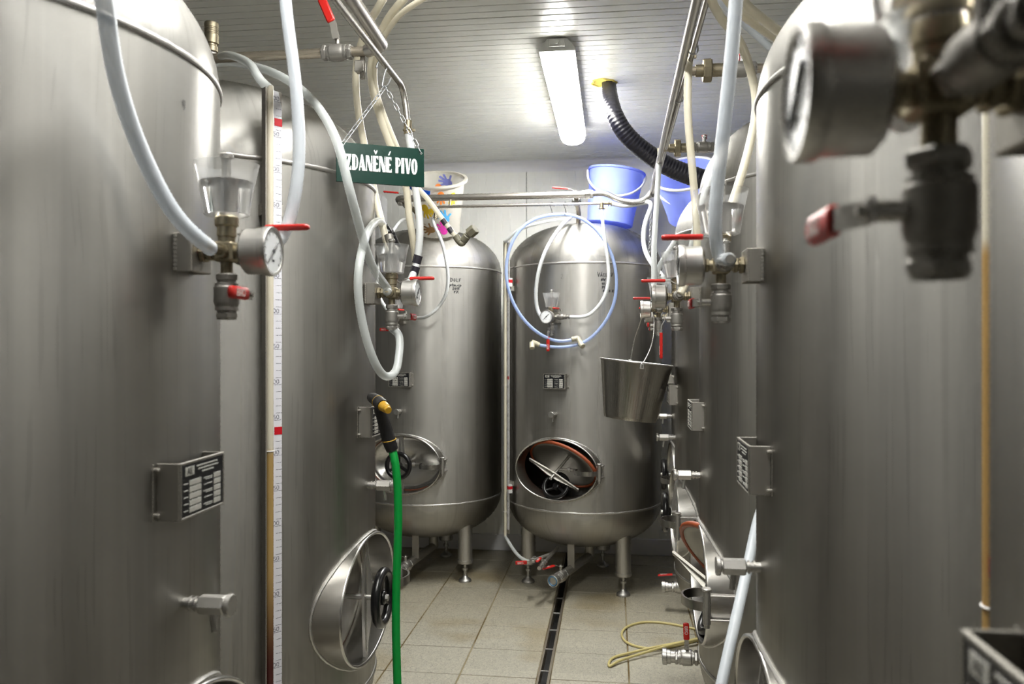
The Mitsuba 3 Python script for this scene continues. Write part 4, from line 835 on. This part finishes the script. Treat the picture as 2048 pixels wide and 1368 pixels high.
for i, (pp, lab) in enumerate((([W(1440, -110, 1.45), W(1478, -10, 1.50), W(1525, 38, 1.56), W(1580, 78, 1.62), W(1660, 120, 1.68)], 'upper cream hose slanting over the second right tank under the ceiling'),
                               ([W(1400, -100, 1.55), W(1452, -4, 1.60), W(1502, 42, 1.66), W(1560, 82, 1.72), W(1640, 130, 1.78)], 'lower cream hose slanting over the second right tank under the ceiling'),
                               ([W(1390, -70, 1.75), W(1440, 0, 1.80), W(1490, 50, 1.86), W(1545, 100, 1.9), W(1600, 150, 1.95)], 'milky hose slanting behind the cream pair at the top right'))):
    hose_('roof_hose', pp, 0.0092 if i < 2 else 0.008, 'hose_cream' if i < 2 else 'hose_milky', lab)
# hoses looped down from the ceiling on the left
hose_('roof_hose', [W(800, -70, 1.85), W(768, -5, 1.88), W(742, 40, 1.93), W(723, 85, 1.98), W(713, 130, 2.02), W(713, 190, 2.05), W(723, 260, 2.07), W(738, 330, 2.08), W(755, 410, 2.07), W(770, 470, 2.04), W(778, 505, 2.02)], 0.0092, 'hose_cream', 'leftmost cream hose falling from the ceiling behind the green sign',
      fittings=[('end_fitting', cat(rod(W(777, 470, 2.035), W(785, 515, 2.02), 0.012, 16, 0.002), rod(W(790, 492, 2.03), W(796, 500, 2.03), 0.006, 10)), 'steel_dull')])
hose_('roof_hose', [W(905, -40, 1.80), W(842, 0, 1.84), W(800, 30, 1.88), W(768, 75, 1.94), W(750, 130, 2.0), W(755, 190, 2.06), W(778, 255, 2.09), W(802, 315, 2.11), W(822, 360, 2.12), W(850, 392, 2.13), W(880, 432, 2.13), W(912, 474, 2.13)], 0.0068, 'hose_cream', 'cream hose from the ceiling ending in grey elbows before the handprint bucket',
      fittings=[('tape_band', band(W(888.5, 444, 2.13), W(893, 450, 2.13) - W(884, 438, 2.13), 0.0074, 0.016), 'tape_dark'), ('tape_band', band(W(901, 460.5, 2.13), W(905, 466, 2.13) - W(897, 455, 2.13), 0.0074, 0.016), 'tape_dark'),
                ('elbow_fitting', cat(rod(W(911, 471, 2.13), W(919, 484, 2.13), 0.0095, 16, 0.002), sweep(spline([W(917, 481, 2.13), W(923, 487, 2.13), W(929, 481, 2.13)], 12), 0.0085, 14), rod(W(927, 482, 2.13), W(935, 471, 2.12), 0.0105, 16, 0.002), rod(W(934, 472, 2.12), W(940, 466, 2.12), 0.009, 14), hexrod(W(938, 468, 2.12), W(951, 457, 2.11), 0.0145)), 'grey_fitting')])
hose_('roof_hose', [W(860, -60, 1.84), W(806, 0, 1.88), W(775, 40, 1.93), W(752, 90, 1.98), W(742, 140, 2.02), W(750, 200, 2.06), W(770, 262, 2.09), W(795, 325, 2.11), W(812, 375, 2.13), W(818, 430, 2.14), W(826, 480, 2.15), W(832, 560, 2.16), W(826, 590, 2.14)], 0.0095, 'hose_cream', 'cream hose looping behind the bent pipe and the sign down to the second gauge')
# drain loop of the second left tank
hose_('drain_hose', [W(774, 466, 2.06), W(764, 448, 2.05), W(748, 447, 1.95), W(733, 470, 1.87), W(720, 520, 1.80), W(716, 570, 1.79), W(722, 630, 1.80), W(738, 695, 1.82), W(758, 740, 1.85), W(776, 753, 1.89), W(791, 742, 1.92), W(798, 710, 1.95), W(797, 670, 1.975), at(L2, (CX, 0, CZ - 0.088))], 0.0098, 'hose_clear', 'clear hose hanging in a long U below the second gauge on the left',
      fittings=[('end_connector', cat(rod(W(768, 452, 2.055), W(779, 468, 2.07), 0.0105, 16, 0.002), rod(W(777, 464, 2.07), W(792, 494, 2.10), 0.0135, 16, 0.002), torus(W(781, 471, 2.075), W(792, 494, 2.1) - W(777, 464, 2.07), 0.0135, 0.002, 20, 6)), 'black_rubber')])
hose_('drain_hose', [W(1522, 1020, 1.60), W(1512, 1055, 1.56), W(1496, 1130, 1.50), W(1477, 1215, 1.44), W(1460, 1290, 1.40), W(1442, 1372, 1.36), W(1425, 1450, 1.33)], 0.0098, 'hose_milky', 'pale hose slanting down beside the second right tank into the bottom edge')
# blue coil on the back pipe
cc = [W(u, v, 3.76 + 0.10 * max(0.0, (v - 429) / 265.0)) for u, v in ((1147, 679), (1118, 682), (1085, 671), (1052, 644), (1026, 604), (1013, 556), (1017, 505), (1040, 460), (1076, 436), (1118, 429), (1160, 436), (1198, 466), (1224, 512), (1233, 562), (1226, 612), (1202, 655), (1168, 684), (1126, 694), (1098, 693), (1078, 690))]
def elbow2(p, q, r): return cat(rod(p, q, 0.012, 14, 0.002), sweep(spline([q, (q + r) / 2 + (q - p) * 0.3, r], 12), 0.0095, 12), rod((q + r) / 2, r, 0.012, 14, 0.002))
hose_('coiled_hose', cc, 0.0078, 'hose_blue', 'coiled clear blue hose hung on hooks in front of tank 2', n=220,
      fittings=[('elbow_fitting', cat(rod(W(1143, 679, 3.852), W(1157, 676, 3.85), 0.0125, 14, 0.002), rod(W(1155, 675, 3.85), W(1162, 688, 3.83), 0.012, 14, 0.002), rod(W(1160, 687, 3.83), W(1166, 693, 3.81), 0.0135, 14, 0.002)), 'beige_fitting'),
                ('elbow_fitting', cat(rod(W(1079, 690, 3.855), W(1063, 684, 3.85), 0.0125, 14, 0.002), rod(W(1064, 685, 3.85), W(1064, 697, 3.83), 0.013, 14, 0.002)), 'beige_fitting')])
# green hose with spray nozzle
gk = hose_('garden_hose', [W(783, 893, 1.905), W(790, 925, 1.90), W(795, 975, 1.90), W(796, 1060, 1.90), W(793, 1160, 1.90), W(792, 1260, 1.90), W(795, 1375, 1.90), W(800, 1480, 1.88), W(820, 1590, 1.80)], 0.0098, 'hose_green', 'bright green garden hose with a black and yellow spray nozzle', n=120)
n0, n1, n2 = W(748, 795, 1.885), W(772, 840, 1.895), W(785, 900, 1.905)
part(gk, 'nozzle_grip', cat(sweep(spline([W(757, 812, 1.89), W(768, 845, 1.895), W(777, 878, 1.90), n2], 20), np.interp(np.arange(20), [0, 6, 14, 19], [0.0125, 0.0150, 0.0165, 0.0145]), 18), sweep(spline([W(741, 794, 1.915), W(752, 800, 1.895), W(766, 812, 1.865)], 14), np.interp(np.arange(14), [0, 3, 13], [0.010, 0.0135, 0.0155]), 18)), 'black_rubber', 40, 'black nozzle grip')
part(gk, 'nozzle_head', cat(rod(W(765, 811, 1.867), W(774, 818, 1.85), 0.0128, 20, 0.002, 0.0108), rod(W(773, 817.5, 1.85), W(777, 821, 1.84), 0.0085, 18, 0.001)), 'nozzle_yellow', 35, 'yellow nozzle head')
part(gk, 'nozzle_ring', cat(torus(W(756, 803, 1.888), W(766, 812, 1.865) - W(752, 800, 1.895), 0.0140, 0.0016, 24, 6)), 'nozzle_yellow'); part(gk, 'nozzle_ring', torus(W(778.5, 880, 1.90), n2 - n1, 0.0163, 0.0012, 24, 6), 'nozzle_yellow')
# yellow hoses on the floor
yf = lambda u, v: W(u, v, H * F / (v - 684)) + V3(0, 0, 0.006)
hose_('floor_hose', [yf(1440, 1262), yf(1400, 1262), yf(1350, 1252), yf(1290, 1247), yf(1252, 1258), yf(1244, 1275), yf(1262, 1292), yf(1310, 1300), yf(1370, 1290), yf(1420, 1276), yf(1450, 1268)], 0.0055, 'hose_yellow', 'yellowish thin hose lying in a loop on the floor tiles', n=120)
hose_('floor_hose', [yf(1440, 1274) + V3(0, 0, 0.014), yf(1380, 1292) + V3(0, 0, 0.018), yf(1310, 1303) + V3(0, 0, 0.012), yf(1250, 1312) + V3(0, 0, 0.002), yf(1222, 1322), yf(1219, 1335), yf(1232, 1330) + V3(0, 0, 0.004), yf(1280, 1316) + V3(0, 0, 0.01), yf(1340, 1302) + V3(0, 0, 0.018), yf(1420, 1285) + V3(0, 0, 0.016)], 0.0055, 'hose_yellow', 'yellowish thin hose folded back on itself, nearest on the floor', n=120)
# ---------------------------------------------------------------- writing on the tanks
def on_tank(k, u, v):
    """(arc length, height) where the sight line through (u, v) meets tank k's shell."""
    x, y, a = k_pos[k]; o = W(u, v, 0.001); d = W(u, v, 1.0) - W(u, v, 0.0)
    p = o[:2] - (x, y); A = d[:2] @ d[:2]; B = p @ d[:2]; C = p @ p - R * R
    t = (-B - math.sqrt(max(B * B - A * C, 0))) / A; q = p + t * d[:2]; phi = math.atan2(q[1], q[0]) - a
    phi = (phi + np.pi) % (2 * np.pi) - np.pi
    return R * phi, (o + t * d)[2]
def wrap_on(m, s0, z0, lift=0.0007):
    m = m.copy(); v = m.vertices; phi = (s0 + v[:, 0]) / R; r = R + lift + v[:, 2] * 0.5
    m.vertices = np.stack([r * np.cos(phi), r * np.sin(phi), z0 + v[:, 1]], 1); return m
STROKES = {'I': [[(.2, 0), (.25, 1)]], 'D': [[(.1, 0), (.12, .9)], [(0, .9), (.45, .85), (.7, .45), (.4, .05), (0, .02)]], 'O': [[(.35, .8), (.05, .45), (.3, .05), (.6, .4), (.35, .8)]], 'L': [[(.12, .85), (.05, .02), (.5, .06)]],
           'F': [[(.15, 0), (.15, .8), (.6, .85)], [(.12, .45), (.45, .5)]], 'p': [[(.1, -.4), (.15, .5)], [(.12, .4), (.45, .5), (.5, .15), (.12, .05)]], 't': [[(.2, .9), (.2, .05), (.4, .05)], [(0, .55), (.42, .6)]],
           'm': [[(.05, 0), (.08, .5)], [(.08, .4), (.3, .5), (.32, 0)], [(.32, .4), (.55, .5), (.6, 0)]], '.': [[(.1, 0), (.14, .04)]], 'c': [[(.45, .5), (.1, .4), (.1, .08), (.45, .05)]], '2': [[(0, .75), (.3, .95), (.45, .65), (0, .03), (.5, .05)]],
           '4': [[(.3, .95), (.0, .35), (.5, .35)], [(.38, .6), (.35, 0)]], '1': [[(0, .7), (.22, .95), (.2, 0)]], '9': [[(.42, .7), (.33, .52), (.15, .53), (.06, .7), (.12, .9), (.28, .98), (.40, .88), (.42, .7), (.40, .3), (.25, 0)]], 'P': [[(.1, 0), (.12, .95)], [(.1, .9), (.5, .8), (.45, .5), (.1, .48)]],
           'V': [[(0, 1.1), (.28, 0), (.6, .95)]], 'Á': [[(0, 0), (.28, .8), (.5, 0)], [(.12, .3), (.42, .3)], [(.3, .95), (.45, 1.15)]], 'A': [[(0, 0), (.28, .8), (.5, 0)], [(.12, .3), (.42, .3)]], 'C': [[(.5, .7), (.15, .75), (.05, .3), (.2, .03), (.5, .08)]],
           'B': [[(.1, 0), (.12, .9), (.45, .8), (.15, .5), (.5, .35), (.1, 0)]], 'S': [[(.45, .8), (.1, .75), (.4, .4), (.3, .05), (0, .1)]], '8': [[(.4, .8), (.1, .8), (.4, .3), (.15, .05), (.05, .3), (.4, .8)]], '/': [[(0, -.1), (.35, 1)]],
           'Z': [[(0, .8), (.45, .8), (0, .03), (.5, .05)]], '6': [[(.4, .95), (.08, .5), (.12, .05), (.42, .1), (.35, .45), (.1, .35)]], 'k': [[(.08, 0), (.12, 1)], [(.5, .7), (.12, .35), (.5, 0)]], ' ': []}
def scrawl(text, h, w=0.0011, gap=0.22):
    x, out = 0.0, []
    for ch_ in text:
        ss = STROKES[ch_]
        for s in ss: out.append(shapely.LineString([((x + a) * h, b * h) for a, b in s]).buffer(w, quad_segs=2))
        x += max([a for s in ss for a, _ in s], default=0.3) + gap
    return extrude(unary_union(out), 0.0006), x * h
def write(k, u0, u1, v, text, h, w=0.0017):
    s0, z = on_tank(k, u0, v); s1, _ = on_tank(k, u1, v); m, L = scrawl(text, h, w)
    m.vertices[:, 0] *= (s1 - s0) / L
    x, y, a = k_pos[k]
    part(k, 'handwriting', wrap_on(m, s0, z), 'marker_ink', False, 'black marker handwriting' , to=T().translate([x, y, 0]).rotate([0, 0, 1], math.degrees(a)))
write(RU, 897, 923, 563, 'IDOLF', 0.020); write(RU, 899, 923, 572, 'ptm.cp', 0.014); write(RU, 905, 919, 580, '2419', 0.014); write(RU, 908, 918, 586, 'P.P.', 0.011)
write(T2, 1195, 1227, 553, 'VÁCLAV', 0.019); write(T2, 1202, 1217, 561.5, 'BV.1', 0.011); write(T2, 1204, 1215, 569, 'C8 6', 0.010); write(T2, 1204, 1216, 577, 'P1 9', 0.012); write(T2, 1206, 1228, 584, '8 1/8 Z', 0.012)
for v, t, h in ((503, 'ÁCL', 0.020), (516, 'SV.C', 0.014), (528, '6/1', 0.016), (541, 'C', 0.012)): write(R4, 1379, 1397, v, t, h, 0.0016)
write(R2, 1730, 1752, 292, 'k', 0.020, 0.0018)
for k, u, v, t, h in ((L1, 364, 219, '9', 0.014), (T2, 1122, 557, '2', 0.022)):
    s, z = on_tank(k, u, v); x, y, a = k_pos[k]; m, L = scrawl(t, h, 0.0005)
    part(k, 'tank_number', wrap_on(m, s, z), 'marker_ink', False, 'small stamped tank number', to=T().translate([x, y, 0]).rotate([0, 0, 1], math.degrees(a)))

# ---------------------------------------------------------------- buckets
def turn(m, c, lean, toward):
    """m standing on the origin, leaned by `lean` degrees towards the direction (x, y), put at c."""
    ax = np.cross([0, 0, 1.0], [toward[0], toward[1], 0]); return move(rot(m, lean, ax), *c)
def pail(r0, r1, h, rim=0.006, n=64):
    wall = lathe([(0, 0.004), (r0 - 0.006, 0.004), (r0, 0.0), (r0 + 0.003, 0.004), (r0 + (r1 - r0) * 0.10, h * 0.1), (r0 + (r1 - r0) * 0.90, h * 0.90), (r1, h)], n)
    lip = lathe([(r1, h - 0.012), (r1 + rim, h - 0.011), (r1 + rim + 0.002, h - 0.004), (r1 + rim, h), (r1 - 0.001, h + 0.001), (r1 - 0.002, h - 0.004), (r1 - 0.001, h - 0.012)], n, closed=True)
    return wall, lip
# hanging steel bucket
sb = thing('steel_bucket', 'shiny steel bucket hanging by its wire handle in the right row', 'bucket')
bc, bt = W(1260, 838, 3.0), W(1273, 724, 3.0)
lean_dir = (bt - bc); hgt = np.linalg.norm(lean_dir); lean = math.degrees(math.acos(lean_dir[2] / hgt)); BK = lambda m: turn(m, bc, lean, lean_dir[:2])
part(sb, 'body', BK(lathe([(0, 0.006), (0.094, 0.006), (0.094, 0.0), (0.097, 0.0), (0.099, 0.006), (0.1005, 0.012), (0.133, hgt - 0.004), (0.131, hgt - 0.002), (0.099, 0.014), (0.097, 0.0105), (0, 0.0105)], 72)), 'bucket_steel', 30)
part(sb, 'rim', BK(torus((0, 0, hgt - 0.001), (0, 0, 1), 0.134, 0.0035, 72, 10)), 'steel')
e1, e2 = bt + V3(-0.02, 0.134, 0.002), bt + V3(0.015, -0.1335, -0.002); top = W(1303, 614, 3.02)
for ee, sgn in ((e1, 1), (e2, -1)):
    part(sb, 'ear', cat(rbox(ee[0] - 0.008, ee[1] + sgn * 0.001 - 0.002, ee[2] - 0.020, ee[0] + 0.008, ee[1] + sgn * 0.001 + 0.002, ee[2] + 0.004, 0.0015), torus(ee + V3(0, sgn * 0.003, -0.006), (1, 0, 0), 0.0065, 0.0018, 20, 8)), 'steel')
part(sb, 'wire_handle', wire([e1 + V3(0, 0.003, -0.006), W(1270, 675, 3.12), W(1281, 643, 3.08), W(1290, 618, 3.05), W(1300, 612, 3.03), W(1306, 622, 2.99), W(1308, 650, 2.96), W(1303, 690, 2.93), e2 + V3(0, -0.003, -0.006)], 0.0024), 'steel')
# blue bucket on tank 2
bb = thing('plastic_bucket', 'translucent blue bucket with a white handle standing on top of tank 2', 'bucket')
bt, bc = W(1234, 343, 4.36), W(1219, 449, 4.36); d = bt - bc; hgt = np.linalg.norm(d); lean = math.degrees(math.acos(d[2] / hgt)); BK = lambda m: turn(m, bc, lean, d[:2])
wall, lip = pail(0.122, 0.150, hgt)
part(bb, 'body', BK(wall), 'bucket_blue', 40); part(bb, 'rim', BK(lip), 'bucket_blue', 40)
bl = [(0.158 * math.cos(t), -0.158 * math.sin(t) * 0.9 - 0.006, hgt - 0.012 - 0.15 * math.sin(t)) for t in np.linspace(math.pi, 0, 9)]
part(bb, 'handle', BK(sweep(spline([np.array(q) for q in bl], 60), 0.006, 10)), 'white_plastic', 40, 'white plastic handle')
# tilted blue bucket on the last right tank
b2 = thing('plastic_bucket', 'tilted translucent blue bucket under the black duct, on the last right tank', 'bucket')
bt, bc = W(1372, 345, 3.95), W(1384, 432, 4.10); d = bt - bc; hgt = np.linalg.norm(d); lean = math.degrees(math.acos(d[2] / hgt)); BK = lambda m: turn(m, bc, lean, d[:2])
wall, lip = pail(0.118, 0.160, hgt)
part(b2, 'body', BK(wall), 'bucket_blue', 40); part(b2, 'rim', BK(lip), 'white_plastic', 40, 'pale rim')
part(b2, 'handle', BK(sweep(spline([np.array((0.166 * math.cos(t), -0.12 * math.sin(t), hgt - 0.012 - 0.11 * math.sin(t))) for t in np.linspace(math.pi, 0, 9)], 60), 0.0055, 10)), 'white_plastic', 40, 'white plastic handle')
# bucket with coloured handprints
hbk = thing('plastic_bucket', 'clear plastic bucket printed with colourful handprints on the left back tank', 'bucket')
hgt, r0, r1 = 0.285, 0.108, 0.146
hb0 = V3(-0.915, 4.168, 1.874); HB = lambda m: turn(m, hb0, 27, (0.12, -1.0))
wall, lip = pail(r0, r1, hgt, 0.014)
part(hbk, 'body', HB(wall), 'bucket_clear', 40); part(hbk, 'rim', HB(lip), 'bucket_clear', 40, 'wide pale rim')
def hand(s=1.0, ang=0):
    g = unary_union([ell(0, 0, 0.42, 0.46)] + [shapely.LineString([(0.30 * math.cos(t), 0.32 * math.sin(t)), (L * math.cos(t), L * math.sin(t))]).buffer(0.115, quad_segs=4) for t, L in ((math.radians(10), .80), (math.radians(62), 1.02), (math.radians(86), 1.12), (math.radians(108), 1.05), (math.radians(134), .88))])
    return affinity.scale(affinity.rotate(g, ang, origin=(0, 0)), s, s, origin=(0, 0))
def on_pail(g, s_, z_, inside=False):
    """A flat outline laid on the bucket's wall, s_ metres right of its front and z_ up; on the inner side it lies at the back."""
    v_, f_ = trimesh.creation.triangulate_polygon(g.segmentize(0.008), engine='earcut')
    m = trimesh.Trimesh(np.c_[v_, np.zeros(len(v_))], f_, process=False).subdivide()
    z = np.clip(z_ + m.vertices[:, 1], 0.004, hgt - 0.015); rr_ = r0 + (r1 - r0) * z / hgt + (-0.0012 if inside else 0.0012)
    ph = -np.pi / 2 + (s_ + m.vertices[:, 0]) / rr_ if not inside else np.pi / 2 - (s_ + m.vertices[:, 0]) / rr_
    m.vertices = np.stack([rr_ * np.cos(ph), rr_ * np.sin(ph), z], 1)
    o2 = m.copy(); o2.vertices[:, :2] *= (1 + 0.0008 / rr_)[:, None]; o2.invert()
    return HB(cat(m, o2))
for s_, z_, k_, a, c in ((-.040, .165, .047, 200, 'yellow'), (.012, .170, .036, 140, 'yellow'), (.066, .105, .046, 30, 'blue'), (.050, .238, .042, 180, 'orange'), (-.115, .070, .040, 20, 'orange'), (-.012, .048, .042, 100, 'brown'), (.052, .040, .046, 20, 'pink'), (-.050, .240, .036, 60, 'lime'), (.115, .225, .040, 170, 'yellow'), (-.085, .130, .036, 110, 'lime')):
    part(hbk, 'handprint', on_pail(hand(k_, a), s_, z_), 'paint_' + c, False, c + ' handprint')
for s_, z_, k_, a, c in ((.035, .225, .05, 60, 'violet'), (-.02, .20, .045, 200, 'orange'), (.085, .19, .04, 150, 'violet')): part(hbk, 'handprint', on_pail(hand(k_, a), s_, z_, True), 'paint_' + c, False, c + ' handprint on the inner side')
for k_ in range(3): part(hbk, 'printed_line', on_pail(sbox(-0.016 + 0.003 * k_, -0.0012, 0.014 - 0.002 * k_, 0.0012), -.056, .075 - 0.017 * k_), 'paint_brown', False)
pp = [V3((r1 + 0.022 + 0.010 * math.sin(3 * t)) * math.cos(t), (r1 + 0.022 + 0.010 * math.sin(3 * t)) * math.sin(t), hgt - 0.022 + 0.010 * math.sin(2.2 * t + 0.6)) for t in np.linspace(-3.25, -1.55, 16)]
part(hbk, 'handle_strap', HB(sweep(spline(pp, 50), 1.0, sect=[(-0.003, -0.011), (0.003, -0.011), (0.003, 0.011), (-0.003, 0.011)], up=(0, 0, 1))), 'blue_plastic', 40, 'bright blue handle strap')
# white canister behind the second left tank
wc = thing('white_canister', 'white plastic canister with black print standing on the left back tank', 'canister')
c0 = W(752, 484, 4.50)
part(wc, 'body', rbox(c0[0] - 0.075, c0[1] - 0.05, c0[2] - 0.02, c0[0] + 0.045, c0[1] + 0.08, c0[2] + 0.265, 0.012), 'white_plastic', 30)
part(wc, 'cap', rod((c0[0] - 0.01, c0[1], c0[2] + 0.26), (c0[0] - 0.01, c0[1], c0[2] + 0.295), 0.022, 24, 0.003), 'white_plastic', 30)
m = meshkit.text_mesh('SANI 25', 0.020, 0.0008, True); Lm = m.bounds[1][0]
part(wc, 'label_print', cat(onto(m, (c0[0] + 0.004, c0[1] - 0.0502, c0[2] + 0.185), (0, 0, -1), (1, 0, 0)), rbox(c0[0] + 0.002, c0[1] - 0.0510, c0[2] + 0.085, c0[0] + 0.040, c0[1] - 0.0498, c0[2] + 0.096, 0.0003)), 'marker_ink', False, 'black print')
# small valves below tank 2
sv0 = W(1086, 1128, 3.90); dv = np.array([-0.25, -0.95, -0.12]); dv /= np.linalg.norm(dv)
v1 = part(T2, 'sample_valve', cat(ball_body(sv0, dv, 0.07, 0.0125), rod(sv0 + dv * 0.03, sv0 + dv * 0.055, 0.010, 16), rod(sv0 - dv * 0.22, sv0 - dv * 0.03, 0.009, 14)), 'steel', 30)
s, g, pr = lever_parts(sv0 + V3(-0.004, 0, 0.010), (0, 0, 1), dv, 0.0125, 0.075, 0.017); part(v1, 'lever', s, 'steel', 25); part(v1, 'lever_grip', g, 'red_grip', 40, 'red lever grip'); part(v1, 'grip_print', pr, 'white_ink', False)
q = W(1066, 1121, 3.95)
v2 = part(T2, 'sample_valve', cat(ball_body(q + V3(0, 0.02, 0), (0.2, 0.98, 0), 0.06, 0.012), rod(q, q - dv * 0.10 + V3(0.06, 0, 0.0), 0.009, 14)), 'steel', 30)
s, g, pr = lever_parts(q + V3(0, 0.0, 0.0), (0.12, -0.99, 0), (-0.99, -0.12, -0.06), 0.012, 0.085, 0.020); part(v2, 'lever', s, 'steel', 25); part(v2, 'lever_grip', g, 'red_grip', 40, 'red lever grip'); part(v2, 'grip_print', pr, 'white_ink', False)
hose_('level_hose', [at(T2, LP - LS * 0.0115 - LN * 0.002 + V3(0, 0, LZ0 - 0.02)), W(1020, 1088, 4.08), W(1034, 1108, 4.05), W(1050, 1120, 4.02), W(1064, 1124, 4.0)], 0.0085, 'hose_clear', 'clear hose from the foot of the level gauge of tank 2')
